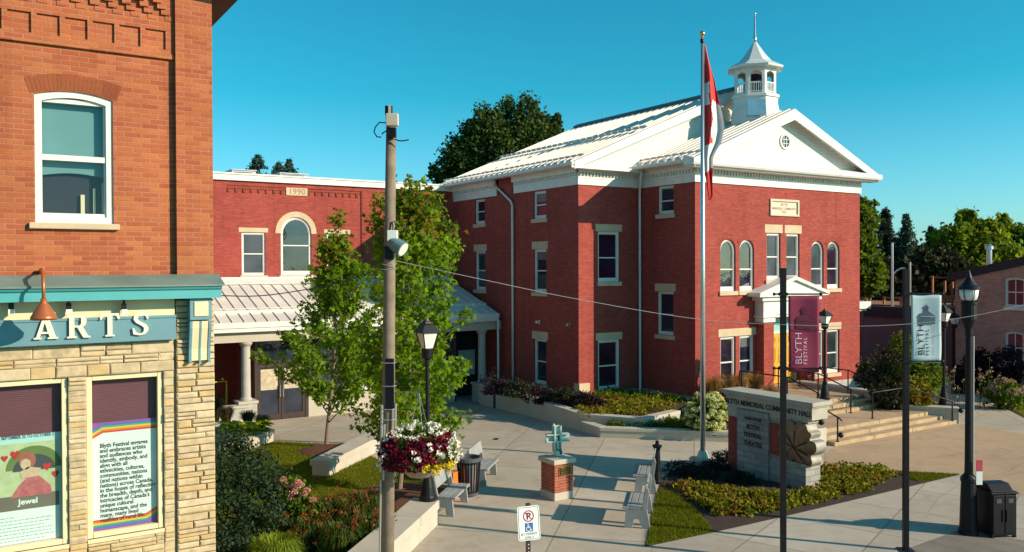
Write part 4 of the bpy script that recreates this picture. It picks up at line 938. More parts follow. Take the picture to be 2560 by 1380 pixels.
# ------------------------------------------------------------------ walls, planters and steps of the plaza
def wall_run(name, label, pts, th, zb, zt, cap=.1, side=1, cat='wall', over=.03, mat='capstone', group=None):
    """low stone wall along pts (bottom outer edge), thickness to one side, with a coping"""
    p0 = Vector((*pts[0][:2], zb)); t = thing(name, label, cat, tuple(p0), group)
    b, c = MB(), MB()
    def offs(d):
        out = []
        for i, p in enumerate(pts):
            p = Vector(p[:2]); a = Vector(pts[max(i-1, 0)][:2]); e = Vector(pts[min(i+1, len(pts)-1)][:2])
            d1 = (p-a).normalized() if i else (e-p).normalized(); d2 = (e-p).normalized() if i < len(pts)-1 else d1
            n = (Vector((-d1.y, d1.x))+Vector((-d2.y, d2.x))); n = n/max(.3, n.length**2/2) if n.length else n
            out.append(p+n*d*side)
        return out
    for m, o0, o1, z0, z1 in ((b, 0, th, zb, zt-cap), (c, -over, th+over, zt-cap+.002, zt)):
        A, B = offs(o0), offs(o1)
        for i in range(len(pts)-1):
            q = [A[i], A[i+1], B[i+1], B[i]]
            m.prism([(v.x, v.y, z0) for v in q], (0, 0, z1-z0))
    b.build('wall_body', M[mat], t, bevel=.012); c.build('coping', M['capstone'], t, bevel=.015)
    return t
D45 = Vector((.7071, .7071, 0))
e0 = GG(1097, 1310); pts = [tuple(e0-D45*k) for k in (0, 1.32)]
t = wall_run('plaza_wall', 'pale stone seat wall carrying the black lamp post beside the flower basket', [tuple(e0-D45*5), tuple(e0-D45*1.36)], .56, -.5, .06, .2, side=1, over=.04)
b = wall_run('t', 'x', [tuple(e0-D45*1.34), tuple(e0)], .56, -.5, .06, .2, side=1, over=.04)
for k in kids(b): k.parent = t; k.location = Vector(b.location)-Vector(t.location)
WORLD.pop(b.name); bpy.data.objects.remove(b)
a, c = GG(822, 1192), GG(985, 1112)
wall_run('plaza_wall', 'low stone wall on the lawn with a bench-like end, left of the utility pole', [(a.x, a.y), (c.x, c.y)], .5, -.55, -.06, .17, side=1, over=.07)
a, c, d = GG(556, 1150), GG(684, 1102), GG(655, 1062)
wall_run('planter_wall', 'stone planter wall holding the yellow green hostas', [(a.x, a.y), (c.x, c.y), (c.x-1.6, c.y+1.6)], .3, -.85, -.33, .16, side=1)
p0, p1 = PY(528, 1062, 31.5), PY(632, 1062, 31.5)
wall_run('planter_wall', 'grey rubble stone wall under the left porch column', [(p0.x-1, 32.0), (p1.x, 32.0)], .4, -.9, .0, .1, side=1, mat='greystone')
# planters along the hall
L1 = [GG(1197, 1011), GG(1330, 1043), GG(1454, 1080), GG(1500, 1094), GG(1700, 1101), GG(1822, 1106)]
up_c = GP(1458, 1052, .05)
U = [(L1[0].x, L1[0].y), (L1[1].x-.0, L1[1].y), (L1[2].x+.03, L1[2].y+.1)]
u2 = GP(1610, 1046, .08); u3 = GP(1700, 1026, .08)
wall_run('planter_wall', 'long stone planter wall running along the shaded side of the hall', U+[(u2.x, u2.y), (u3.x, u3.y)], .32, -.85, .08, .14, side=1)
wall_run('planter_wall', 'lower front planter wall turning the corner in front of the hall', [(L1[2].x-.02, L1[2].y+.0), (L1[3].x, L1[3].y), (L1[4].x, L1[4].y), (L1[5].x, L1[5].y), (L1[5].x+1.6, L1[5].y-1.5)], .3, -.6, -.16, .12, side=1)
BEDU = [(p[0]+.25, p[1]) for p in U]+[(u2.x-.1, u2.y+.3), (u3.x, u3.y+.3), (XS-.06, YF+.1), (XS-.06, YM-.06), (XM-.06, YM-.06), (XM-.06, 32), (L1[0].x+.2, 32)]
def soil(name, pts, z):
    m = MB(); m.poly([(p[0], p[1], z) for p in pts])
    return tag(m.build(name, M['soil']), kind='structure')
soil('planting_bed', BEDU, -.02)
BEDL = [(L1[2].x+.2, L1[2].y), (L1[3].x+.1, L1[3].y+.25), (L1[4].x+.1, L1[4].y+.25), (L1[5].x+1.6, L1[5].y-1.2), (XS+.5, YF-1.2), (XS, YF), (u3.x, u3.y), (u2.x, u2.y)]
soil('planting_bed', BEDL, -.27)
soil('planting_bed', [(XS-.1, YF-.05), (22.2, 20.2), (22.6, 19.4), (24.6, 20.0), (25.7, YF-.05)], -.12)
# entrance steps
ST = thing('entrance_steps', 'golden stone steps in two flights up to the yellow doors', 'steps', (26, 18, -.5))
def flight(nm, X0, X1, y0, z0, n, rise, run, endx):
    rr = random.Random(5)
    for k in range(n):
        m = MB(); xs = [X0]; 
        while xs[-1] < X1-endx*k-1.6: xs.append(xs[-1]+rr.uniform(1.5, 2.4))
        xs.append(X1-endx*k)
        for i in range(len(xs)-1): m.box(xs[i]+.006, xs[i+1]-.006, y0+run*k, y0+run*(k+1)+(.02 if k < n-1 else .25), z0-.1, z0+rise*(k+1))
        m.build(nm, M['stepstone'], ST, bevel=.012)
flight('tread', 22.75, 29.75, 16.62, -.5, 3, .125, .36, .32)
one('landing', M['tan'], lambda m: m.poly([(22.75, 17.58, -.127), (28.75, 17.58, -.127), (28.75, 19.0, -.127), (22.75, 19.0, -.127)]), ST)
flight('tread', 24.6, 28.6, 18.88, -.125, 3, .125, .37, .0)
one('landing', M['tan'], lambda m: m.poly([(24.6, 20.0, .2465), (28.7, 20.0, .2465), (30.3, YF-.46, .2465), (26.4, YF-.46, .2465)]), ST)
for q in ((24.3, 24.59, 18.86, 21.5, -.5, .3), (22.3, 22.74, 16.9, 18.8, -.5, .06), (26.98, 30.18, YF-.46, YF-.05, -.4, .245)): one('riser_wall', M['capstone'], lambda m: m.box(*q), ST, bevel=.01)
wall_run('stair_wall', 'pale stone wall along the right side of the upper steps', [(28.64, 19.0), (28.64, YF-.7)], .34, -.4, .44, .1, side=-1, over=.04)
wall_run('stair_wall', 'low stone wall at the foot of the steps carrying a black lamp post', [(29.75, 16.55), (28.72, 18.1), (28.68, 18.96)], .4, -.5, .06, .12, side=-1)
def rail(label, pts, posts, end=None):
    t = thing('handrail', label, 'handrail', pts[0], 'handrails of the entrance steps')
    one('rail', M['black'], lambda m: m.tube(pts, .024, 8), t, smooth=True)
    for (x, y, z, h) in posts:
        one('post', M['black'], lambda m: (m.tube([(x, y, z), (x, y, z+h)], .025, 8), m.lathe([(.06, 0), (.06, .015)], (x, y, z), 10)), t)
    if end: one('ball_light', M['black'], lambda m: m.ball(end, .09, 12, 8), t, smooth=True)
rail('handrail at the left end of the lower steps', [(22.95, 16.5, .30), (22.95, 16.6, .38), (22.95, 17.6, .74), (22.95, 18.0, .74), (22.97, 18.0, .4)], [(22.95, 16.66, -.375, .78), (22.95, 17.7, -.125, .87)], (22.75, 16.4, -.1))
rail('handrail crossing the middle of the landing', [(26.2, 17.62, .74), (26.25, 17.66, .78), (28.45, 17.72, .78), (29.5, 16.6, .3), (29.52, 16.58, .2)], [(26.25, 17.66, -.125, .9), (28.45, 17.72, -.125, .9), (29.45, 16.64, -.375, .7)], (29.62, 16.42, .0))
rail('handrail on the left side of the upper flight', [(24.85, 18.72, .55), (24.85, 18.8, .72), (24.85, 20.1, 1.15), (24.85, 22.4, 1.15), (24.85, 22.45, .8)], [(24.85, 18.85, -.1, .85), (24.85, 20.15, .25, .9), (24.85, 22.3, .25, .9)])
rail('handrail in the middle of the upper flight', [(26.6, 18.62, .4), (26.6, 18.72, .70), (26.6, 20.1, 1.15), (26.6, 22.2, 1.15), (26.6, 22.25, .8)], [(26.6, 18.76, -.12, .83), (26.6, 20.15, .25, .9), (26.6, 22.0, .25, .9)])
rail('handrail on the right side of the upper flight', [(28.4, 18.62, .5), (28.4, 18.72, .75), (28.4, 20.1, 1.15), (28.4, 22.6, 1.15), (28.4, 22.65, .8)], [(28.4, 18.76, -.12, .88), (28.4, 20.15, .25, .9), (28.4, 22.4, .25, .9)])
# ------------------------------------------------------------------ lamps
def lantern_lamp(label, loc, H, group='black lantern lamps of the plaza', base=True):
    t = thing('street_lamp', label, 'street lamp', loc, group); x, y, z = loc
    s = H/3.94
    one('pole', M['black'], lambda m: m.lathe([(.19, 0), (.19, .08), (.165, .12), (.14, .3), (.10, .5), (.085, .62), (.09, .64), (.055, .68), (.048, 1.2), (.045, 2.98*s), (.075, 3.0*s), (.05, 3.04*s), (.05, 3.1*s), (.12, 3.14*s), (.135, 3.34*s), (.10, 3.36*s)], (x, y, z), 14), t, smooth=False)
    L = one('lantern_frame', M['black'], lambda m: [m.tube([(x+.105*i, y+.105*j, z+3.36*s), (x+.185*i, y+.185*j, z+3.70*s)], .014, 5) for i in (-1, 1) for j in (-1, 1)]+[m.lathe([(.30, 3.70*s), (.30, 3.73*s), (.17, 3.88*s), (.10, 3.90*s), (.09, 3.95*s), (.05, 3.96*s), (.03, 4.02*s)], (x, y, z), 4, R(45))], t)
    one('glass', M['lampglass'], lambda m: m.lathe([(.14, 3.36*s), (.245, 3.70*s)], (x, y, z), 4, R(45)), L)
    return t
lantern_lamp('black lantern lamp on the stone seat wall behind the flower basket', tuple(GP(1070, 1250, .06)), 3.94)
lantern_lamp('black lantern lamp on the upper landing, beside the crimson banner', tuple(GP(2062, 998, .25)), 3.30)
lantern_lamp('black lantern lamp on the low wall beside the steps, behind the pale blue banner', tuple(GP(2360, 1012, .06)), 3.62)
far = GP(2386, 952, -.5); lantern_lamp('farthest black lantern lamp, by the dark fence of the buff brick house', tuple(far), 3.3)
# tall street lamp with teardrop lantern
x, y, z = GP(2421, 1335, -.5); SLp = thing('street_lamp', 'tall black street lamp with a teardrop lantern beside the black litter bin', 'street lamp', (x, y, z))
one('pole', M['black'], lambda m: m.lathe([(.20, 0), (.20, .1), (.175, .14), (.16, .7), (.145, 1.1), (.16, 1.13), (.16, 1.2), (.12, 1.25), (.082, 1.3), (.075, 1.6), (.065, 4.2), (.075, 4.23), (.08, 4.36), (.115, 4.46), (.15, 4.56), (.15, 4.86), (.165, 4.88), (.165, 4.92), (.11, 4.95)], (x, y, z), 16), SLp)
lf = one('lantern_frame', M['black'], lambda m: (m.lathe([(.205, 5.19), (.215, 5.2), (.215, 5.25), (.17, 5.28), (.11, 5.36), (.06, 5.44), (.04, 5.5), (.03, 5.53), (.01, 5.6)], (x, y, z), 20), [m.tube([(x+.12*math.cos(k*1.047), y+.12*math.sin(k*1.047), z+4.93), (x+.185*math.cos(k*1.047), y+.185*math.sin(k*1.047), z+5.04), (x+.205*math.cos(k*1.047), y+.205*math.sin(k*1.047), z+5.2)], .009, 5) for k in range(6)]), SLp)
one('glass', M['lampglass'], lambda m: m.lathe([(.10, 4.95), (.15, 4.98), (.175, 5.06), (.19, 5.19)], (x, y, z), 24), lf, smooth=True)
one('conduit', M['grey'], lambda m: m.tube([(x+.07, y-.06, z+1.3), (x+.07, y-.06, z+4.2)], .018, 6), SLp)
ns = thing('pole_sign', 'narrow red and white notice strapped to the tall street lamp', 'sign', (x, y, z+1.3))
rx, ry = RT.x, RT.y
def npl(m, z0, z1, d): m.obox((x+rx*.16-FW.x*d, y+ry*.16-FW.y*d, z+(z0+z1)/2), (rx*.065, ry*.065, 0), (FW.x*.006, FW.y*.006, 0), (0, 0, (z1-z0)/2))
one('panel', M['signwhite'], lambda m: npl(m, 1.08, 1.36, .12), ns); one('panel', plain('notice red', (.5, .05, .08), .5, var=.3, scale=30), lambda m: npl(m, 1.362, 1.60, .12), ns)
# ------------------------------------------------------------------ banner poles with banners
BD = Vector((.80, -.60, 0)).normalized(); BN = Vector((-BD.y, BD.x, 0)); BN = BN if BN.dot(FW) < 0 else -BN
def banner_pole(label, base, H, zr0, zr1, L):
    x, y, z = base; t = thing('banner_pole', label, 'pole', tuple(base), 'square black banner poles')
    one('post', M['black'], lambda m: (m.obox((x, y, z+H/2), BD*.052, BN*.052, (0, 0, H/2)), m.obox((x, y, z+.012), BD*.14, BN*.14, (0, 0, .012))), t, bevel=.006)
    for zz in (zr0, zr1):
        one('bracket_arm', M['black'], lambda m: (m.tube([Vector((x, y, zz))-BD*.16, Vector((x, y, zz))+BD*L], .016, 8), m.ball(Vector((x, y, zz))-BD*.17, .032), m.ball(Vector((x, y, zz))+BD*(L+.01), .032), m.obox((x, y, zz), BD*.075, BN*.07, (0, 0, .03))), t)
    return t
def banner(label, base, z0, z1, a0, a1, mats, deep):
    x, y, _ = base; O = Vector((x, y, 0)); cloth, logo, ink1, ink2, extra = mats
    P = lambda a, d, z: tuple(O+BD*a+BN*d+Vector((0, 0, z)))
    t = thing('banner', label, 'banner', (x, y, z1), 'festival banners')
    m = MB(); nx, nz = 12, 16; vs = []
    wv = lambda u, v: .012*math.sin(u*5+v*3)+.008*math.sin(v*9)
    for j in range(nz+1):
        for i in range(nx+1):
            u, v = i/nx, j/nz; vs.append(P(a0+(a1-a0)*u+.006*math.sin(v*6), wv(u, v), z0+(z1-z0)*v-(.012*u if j == 0 else 0)))
    m.add(vs, [(j*(nx+1)+i, j*(nx+1)+i+1, (j+1)*(nx+1)+i+1, (j+1)*(nx+1)+i) for j in range(nz) for i in range(nx)])
    c = m.build('cloth', cloth, t, smooth=True); so_ = c.modifiers.new('thickness', 'SOLIDIFY'); so_.thickness = .004
    W_, H_ = a1-a0, z1-z0
    PQ = lambda a, d, z: P(a, d+.006+wv((a-a0)/W_, (z-z0)/H_), z)
    A = lambda u: a0+W_*u
    Z = lambda v: z0+H_*v
    text('BLYTH', W_*.32, PQ, A(.43), Z(.10), ink1, 'lettering', t, d=.004, rot=R(90), sx=1.12, bold=-.001)
    text('FESTIVAL', W_*.17, PQ, A(.60), Z(.10), ink2, 'lettering', t, d=.004, rot=R(90), sx=1.0, spacing=1.35, bold=.0015)
    def lg(m):
        q = lambda pts: m.poly([PQ(A(u), .005, Z(v)) for u, v in pts])
        k = .565
        q([(.24, k), (.80, k), (.80, k+.10), (.24, k+.10)]); q([(.20, k+.105), (.84, k+.105), (.58, k+.19), (.50, k+.19), (.30, k+.16)])
        q([(.42, k+.19), (.58, k+.19), (.56, k+.235), (.44, k+.235)]); q([(.38, k+.235), (.62, k+.235), (.51, k+.285), (.50, k+.32), (.49, k+.285)])
    one('emblem', logo, lg, t)
    def lw(m):
        for u0, v0, u1, v1 in ((.28, .575, .31, .65), (.36, .575, .39, .65), (.44, .575, .47, .65), (.55, .575, .58, .65), (.64, .575, .67, .65), (.72, .575, .75, .65), (.26, .675, .79, .682)): m.poly([PQ(A(u), .0075, Z(v)) for u, v in ((u0, v0), (u1, v0), (u1, v1), (u0, v1))])
    one('emblem_lines', cloth, lw, t)
    if extra: text('original. canadian. theatre.', W_*.105, PQ, A(.78), Z(.10), extra, 'lettering', t, d=.004, rot=R(90))
for lab, (px, pyb), top, mats, lb2, (r0, r1), (c0, c1) in (
    ('nearer black banner pole carrying the crimson banner', (1958, 1402), 670, (M['cherry'], M['cherrydark'], M['pinkink'], M['pinkink'], None), 'crimson festival banner with pale pink lettering', (735, 920), (739, 929)),
    ('black banner pole carrying the pale blue banner', (2264, 1376), 672, (M['bannerblue'], M['slate'], M['plumleaf'], M['slate'], M['palegrey']), 'pale blue festival banner with dark lettering', (734, 902), (737, 904))):
    B = GP(px, pyb, -.5); t_ = (B-CP).dot(FW); zz = lambda yy: PD(px, yy, t_).z
    banner_pole(lab, B, zz(top)+.5, zz(r0), zz(r1), .70)
    banner(lb2, B, zz(c1), zz(c0), .10, .68, mats, 0)
# ------------------------------------------------------------------ utility pole
B, T = PD(966, 1405, 13.939), PD(978, 298, 14.116)
UPo = thing('utility_pole', 'weathered wooden utility pole with conduit, floodlight and boxes', 'utility pole', tuple(B))
one('pole', M['wood'], lambda m: m.tube([B-Vector((0, 0, 1.2)), B+(T-B)*.5, T], [.116, .104, .083], 16), UPo, smooth=True)
u = lambda y: B+(T-B)*((1405-y)/(1405-298))
rh = Vector((RT.x, RT.y, 0)).normalized(); fh = Vector((FW.x, FW.y, 0)).normalized()
def ub(name, mat, x, y, hw, hh, dep=.06, off=.13, **k): c = PD(x, y, 14.027)-fh*off; return one(name, mat, lambda m: m.obox(c, rh*hw, fh*dep, (0, 0, hh)), UPo, **k)
ub('junction_box', plain('beige box', (.55, .48, .38), .5), 983, 303, .105, .105, .05, .12, bevel=.015); ub('bracket', M['black'], 972, 276, .06, .075, .03, .0); ub('bracket', plain('beige bracket', (.5, .44, .36), .5), 975, 276, .022, .08, .01, .04)
ub('clamp', M['black'], 981, 333, .07, .08, .06, .06); ub('control_box', M['signwhite'], 984, 590, .085, .09, .06, .12, bevel=.01); ub('clamp', M['black'], 974, 632, .07, .11, .06, .06); ub('meter_box', M['black'], 977, 957, .07, .42, .04, .12, bevel=.006)
c = PD(990, 612, 13.894); dd = (rh*.8-Vector((0, 0, .5))-fh*.35).normalized()
FLd = one('floodlight', plain('grey green floodlight', (.12, .20, .20), .45), lambda m: m.tube([c-dd*.12, c+dd*.0, c+dd*.16], [.09, .12, .135], 18), UPo, smooth=False)
one('lens', M['lampglass'], lambda m: m.tube([c+dd*.161, c+dd*.166], .115, 18), FLd)
for x0, ya, yb, r in ((955, 1012, 1180, .018), (961, 1060, 1200, .014), (989, 1008, 1190, .016), (952, 1200, 1400, .014)): one('conduit', M['grey'], lambda m: m.tube([PD(x0, ya, 13.894), PD(x0-3, yb, 13.850)], r*1.3, 8), UPo)
one('strap', M['grey'], lambda m: [m.tube([PD(x-19, y, 13.894), PD(x-12, y+2, 13.806), PD(x+8, y+2, 13.806), PD(x+17, y, 13.894)], .008, 5) for x, y in ((972, 1022), (973, 1048), (974, 906), (974, 964), (974, 660), (974, 672))], UPo)
for nm, pts in (('loose_wire', [(968, 307), (948, 306), (938, 318), (935, 330), (942, 342), (950, 343), (953, 342)]), ('loose_wire', [(986, 348), (998, 352), (1010, 352), (1022, 349)]), ('loose_wire', [(970, 325), (958, 332), (955, 336)]), ('loose_wire', [(975, 575), (978, 556), (986, 553), (990, 566), (984, 580)])): one(nm, M['black'], lambda m: m.tube([PD(x, y, 13.983) for x, y in pts], .011, 5), UPo)
def cable(label, pts, r=.011, mat='grey'):
    P = [PD(*p) for p in pts]; Q = []
    for i in range(len(P)-1):
        a, b, c, d = P[max(i-1, 0)], P[i], P[i+1], P[min(i+2, len(P)-1)]
        for k in range(6):
            s = k/6; Q.append(.5*((2*b)+(c-a)*s+(2*a-5*b+4*c-d)*s*s+(3*b-a-3*c+d)*s**3))
    Q.append(P[-1]); m = MB(); m.tube(Q, r, 6); return tag(m.build('overhead_cable', M[mat]), label, 'cable')
cable('pale overhead cable sagging from the utility pole across the hall front', [(985, 651, 13.85), (1240, 706, 14.6), (1440, 747, 15.3), (1740, 797, 16), (2000, 813, 16), (2200, 814, 16), (2380, 798, 16.1), (2560, 762, 16.2), (2760, 705, 16.3)], .0055)
cable('thin dark cable from the storefront cornice to the utility pole', [(526, 738, 12.25), (640, 740, 12.6), (740, 728, 13), (840, 708, 13.4), (962, 668, 13.85)], .008, 'black')
# ------------------------------------------------------------------ no parking sign
c = PD(1322, 1308, 11.2); b_ = Vector((c.x, c.y, -.5)); nsn = thing('parking_sign', 'white no parking and wheelchair permit sign on a dark punched post', 'sign', tuple(b_))
sr = (rh+fh*.35).normalized(); sn = Vector((sr.y, -sr.x, 0)); sn = sn if sn.dot(fh) < 0 else -sn; upv = Vector((-.05*sr.x, -.05*sr.y, 1)).normalized()
PS = lambda a, d, z: tuple(c+sr*a+sn*d+upv*z)
one('post', M['plumframe'], lambda m: (m.obox((c.x-sn.x*.03, c.y-sn.y*.03, (c.z+.26-.5)/2), sr*.028, sn*.02, (0, 0, (c.z+.26+.5)/2)),), nsn)
one('punched_holes', M['signwhite'], lambda m: [m.obox((c.x-sn.x*.009, c.y-sn.y*.009, c.z-.29-.05*k), sr*.006, sn*.002, (0, 0, .007)) for k in range(18)], nsn)
hw, hh = .158, .232
def rr(hw, hh, r): return [(sx*(hw-r)+r*math.cos(t), sz*(hh-r)+r*math.sin(t)) for sx, sz, t0 in ((1, 1, 0), (-1, 1, 90), (-1, -1, 180), (1, -1, 270)) for t in [R(t0+15*k) for k in range(7)]]
pl = one('plate', M['signwhite'], lambda m: m.prism([PS(a, -.004, z) for a, z in rr(hw, hh, .035)], sn*.005), nsn)
def bord(m): ring(m, PS, rr(hw-.013, hh-.013, .028), rr(hw-.019, hh-.019, .024), .001, .0025)
one('border', M['slate'], bord, pl)
def pro(m):
    o = [(.078*math.cos(t*.2618), .098+.078*math.sin(t*.2618)) for t in range(24)]; i = [(.064*math.cos(t*.2618), .098+.064*math.sin(t*.2618)) for t in range(24)]; ring(m, PS, o, i, .001, .004)
    m.poly([PS(a, .0045, z) for a, z in ((-.055, .146), (-.045, .156), (.055, .05), (.045, .04))])
text('P', .125, PS, -.033, .055, M['ink'], 'letter', pl, d=.003, bold=.004); one('prohibition_ring', M['signred'], pro, pl)
one('permit_panel', M['signblue'], lambda m: m.poly([PS(a, .002, z) for a, z in ((-.058, -.115), (.058, -.115), (.058, .006), (-.058, .006))]), pl)
def whl(m):
    o = [(-.008+.036*math.cos(R(t)), -.075+.036*math.sin(R(t))) for t in range(100, 391, 15)]; i = [(-.008+.027*math.cos(R(t)), -.075+.027*math.sin(R(t))) for t in range(100, 391, 15)]
    for k in range(len(o)-1): m.poly([PS(*(p[0], .004, p[1])) for p in (o[k], o[k+1], i[k+1], i[k])])
    m.poly([PS(-.014+.009*math.cos(t*.7), .004, -.008+.009*math.sin(t*.7)) for t in range(9)])
    for q in ([(-.018, -.02), (-.008, -.02), (-.004, -.06), (-.014, -.06)], [(-.012, -.036), (.016, -.036), (.016, -.044), (-.012, -.044)], [(-.012, -.055), (.018, -.055), (.034, -.092), (.026, -.095), (.012, -.064), (-.012, -.064)], [(.026, -.095), (.046, -.088), (.048, -.095), (.03, -.102)]): m.poly([PS(a, .004, z) for a, z in q])
one('wheelchair_symbol', M['signwhite'], whl, pl)
text('BY PERMIT', .046, PS, 0, -.160, M['ink'], 'lettering', pl, d=.003, align='CENTER', spacing=1.1); text('ONLY', .046, PS, 0, -.205, M['ink'], 'lettering', pl, d=.003, align='CENTER', spacing=1.1)
# ------------------------------------------------------------------ benches
def bench(label):
    t = thing('park_bench', label, 'bench', (0, 0, 0), 'grey benches around the memorial')
    L = .60
    for s in (-1, 1):
        m = MB(); x0 = s*L-.03
        pr = [(-.27, 0), (-.09, 0), (-.06, .2), (.04, .2), (.12, 0), (.30, 0), (.22, .42), (.27, .78), (.25, .88), (.20, .89), (.12, .5), (.08, .40), (-.23, .40)]
        m.prism([(x0, y, z) for y, z in pr], (.06, 0, 0)); m.build('end_panel', M['benchgrey'], t, bevel=.006, local=True)
    m = MB()
    for k in range(3): m.box(-L-.03, L+.03, -.31+.155*k, -.165+.155*k, .402, .455)
    m.build('seat', M['benchgrey'], t, bevel=.01, local=True)
    m = MB()
    m.obox((0, .185, .78), (L+.02, 0, 0), (0, .02, -.004), (0, .028, .155)); m.build('backrest', M['benchgrey'], t, bevel=.008, local=True)
    return t
B1 = bench('pale bench left of the slatted bin, nearest the stone seat wall'); B1.location = (9.38, 17.33, -.5); B1.rotation_euler = (0, 0, R(45))
copy_tree(B1, (11.36, 19.2, -.5), R(45), 'pale bench behind the slatted bin, farther left bench')
copy_tree(B1, (12.5, 14.23, -.5), R(225), 'pale bench at the edge of the bright grass wedge, nearer right bench')
copy_tree(B1, (14.54, 16.24, -.5), R(225), 'pale bench in front of the black fluted post, farther right bench')
# slatted bin
x, y, z = GG(1172, 1238); TB = thing('litter_bin', 'round dark slatted litter bin between the two left benches', 'bin', (x, y, z))
one('slats', M['black'], lambda m: [m.obox((x+(.27+.0)*math.cos(k*.2618), y+.27*math.sin(k*.2618), z+.50), (.02*-math.sin(k*.2618), .02*math.cos(k*.2618), 0), (.005*math.cos(k*.2618), .005*math.sin(k*.2618), 0), (.035*math.cos(k*.2618), .035*math.sin(k*.2618), .40)) for k in range(24)], TB)
one('rim', plain('grey rim', (.08, .08, .09), .4), lambda m: (m.lathe([(.30, .86), (.335, .88), (.335, .95), (.30, .97), (.27, .95), (.27, .88)], (x, y, z), 24), m.lathe([(.24, .03), (.25, .1)], (x, y, z), 24)), TB)
one('liner', M['grey'], lambda m: m.lathe([(.2, .12), (.235, .8)], (x, y, z), 20), TB)
q = GG(1154, 1215); ob = thing('orange_box', 'small orange box beside the slatted litter bin', 'box', (x-.42, y-.1, z))
one('body', M['orange'], lambda m: m.prism([(x-.5, y-.12, z+.0), (x-.3, y-.02, z+.0), (x-.38, y+.1, z+.0), (x-.58, y+.0, z+.0)], (0, 0, .62)), ob, bevel=.01); one('rim', M['orange'], lambda m: m.prism([(x-.52, y-.14, z+.622), (x-.28, y-.02, z+.622), (x-.38, y+.12, z+.622), (x-.6, y+.0, z+.622)], (0, 0, .03)), ob)
# ------------------------------------------------------------------ memorial pedestal and cross
px0, py0 = 11.80, 16.48; PE = thing('memorial_pedestal', 'square red brick pedestal with stone cap and bronze plaque', 'pedestal', (px0, py0, -.5))
one('base', M['capstone'], lambda m: m.box(px0-.02, px0+.58, py0-.02, py0+.6, -.5, -.31), PE, bevel=.01)
one('shaft', brick('pedestal brick', (.42, .10, .055), (.34, .07, .04), (.45, .26, .18), .2, .068, .008), lambda m: m.box(px0, px0+.56, py0, py0+.58, -.308, .38), PE)
one('cap', M['capstone'], lambda m: m.box(px0-.055, px0+.615, py0-.055, py0+.635, .382, .50), PE, bevel=.012)
Pq = FY(py0)
pq = one('plaque', M['gold'], lambda m: (wbox(m, Pq, px0+.12, px0+.49, .002, .02, .08, .315), m.prism([Pq(a, .0, z) for a, z in ((px0+.18, .316), (px0+.43, .316), (px0+.40, .345), (px0+.34, .348), (px0+.305, .37), (px0+.27, .348), (px0+.21, .345))], (0, -.018, 0))), PE)
one('plaque_face', M['plaque'], lambda m: wbox(m, Pq, px0+.14, px0+.47, .0205, .024, .1, .295), pq)
one('raised_lines', M['gold'], lambda m: [wbox(m, Pq, px0+.17, px0+.44-.03*(k % 2), .0245, .026, .125+.045*k, .138+.045*k) for k in range(4)], pq)
CR_ = thing('cross_sculpture', 'pale green steel beam cross standing on the brick pedestal', 'sculpture', (px0+.28, py0+.29, .5))
cx, cy = px0+.28, py0+.29; cr = Vector((.95, -.3, 0)).normalized(); cn = Vector((cr.y, -cr.x, 0))
def beam(m, c, ax, up_, L, w, d):
    """H-section steel beam along ax"""
    c, ax, up_ = Vector(c), Vector(ax), Vector(up_); n = ax.cross(up_).normalized()
    m.obox(c, ax*L, n*.012, up_*w)
    for s in (-1, 1): m.obox(c+up_*s*w, ax*L, n*d, up_*.014)
def crs(m):
    beam(m, (cx, cy, .95), (0, 0, 1), cr, .33, .085, .085); beam(m, Vector((cx, cy, .97))+cr*.01, cr, (0, 0, 1), .30, .085, .088)
    m.obox(Vector((cx, cy, 1.05))-cr*.08, cr*.02, cn*.1, (0, 0, .2)); m.obox(Vector((cx, cy, 1.1))+cr*.07, cr*.015+Vector((0, 0, .03)), cn*.09, (0, 0, .16))
    m.prism([Vector((cx, cy, 1.26))-cr*.13-cn*.05, Vector((cx, cy, 1.26))-cr*.02-cn*.05, Vector((cx, cy, 1.34))-cr*.1-cn*.05], cn*.1)
    m.obox((cx, cy, .8), cr*.018+Vector((0, 0, .02)), cn*.07, (cr.x*-.04, cr.y*-.04, .2))
one('beams', M['verdigris'], crs, CR_, bevel=.004)
one('base_ring', M['verdigris'], lambda m: (m.lathe([(.2, .502), (.2, .52), (.1, .53)], (cx, cy, 0), 20), m.lathe([(.085, -.02), (.11, .0), (.11, .09), (.07, .12)], Vector((cx, cy, .56))+cn*.06, 16)), CR_)
one('helmet', plain('dark blue enamel', (.02, .05, .07), .3), lambda m: m.ball(Vector((cx, cy, .62))+cn*.1+cr*.03, .075, 12, 8), CR_, smooth=True)
# ------------------------------------------------------------------ flagpole and flag
fb = GP(1757, 1160, -.5); x, y = fb.x, fb.y; FP = thing('flagpole', 'tall pale aluminium flagpole with gold ball on a round concrete base', 'flagpole', tuple(fb))
one('base', M['concrete'], lambda m: m.lathe([(.38, -.02), (.38, .16), (.36, .18)], (x, y, -.5), 28), FP)
one('collar', plain('cream collar', (.55, .50, .42), .5), lambda m: m.lathe([(.18, .18), (.17, .22), (.11, .38), (.09, .40)], (x, y, -.5), 20), FP, smooth=False)
one('pole', M['alu'], lambda m: m.tube([(x, y, -.12), (x, y, 5), (x, y, 11.78)], [.075, .07, .042], 16), FP, smooth=True)
one('truck', M['black'], lambda m: m.lathe([(.05, 11.6), (.06, 11.62), (.06, 11.7), (.045, 11.72)], (x, y, 0), 10), FP)
one('gold_ball', M['gold'], lambda m: m.ball((x, y, 11.87), .08, 16, 10), FP, smooth=True)
one('halyard', M['grey'], lambda m: m.tube([(x+rh.x*.075, y+rh.y*.075, 1), (x+rh.x*.06, y+rh.y*.06, 11.65)], .006, 5), FP)
FG = thing('flag', 'red and white flag with a red leaf hanging limp from the flagpole', 'flag', (x, y, 11.4))
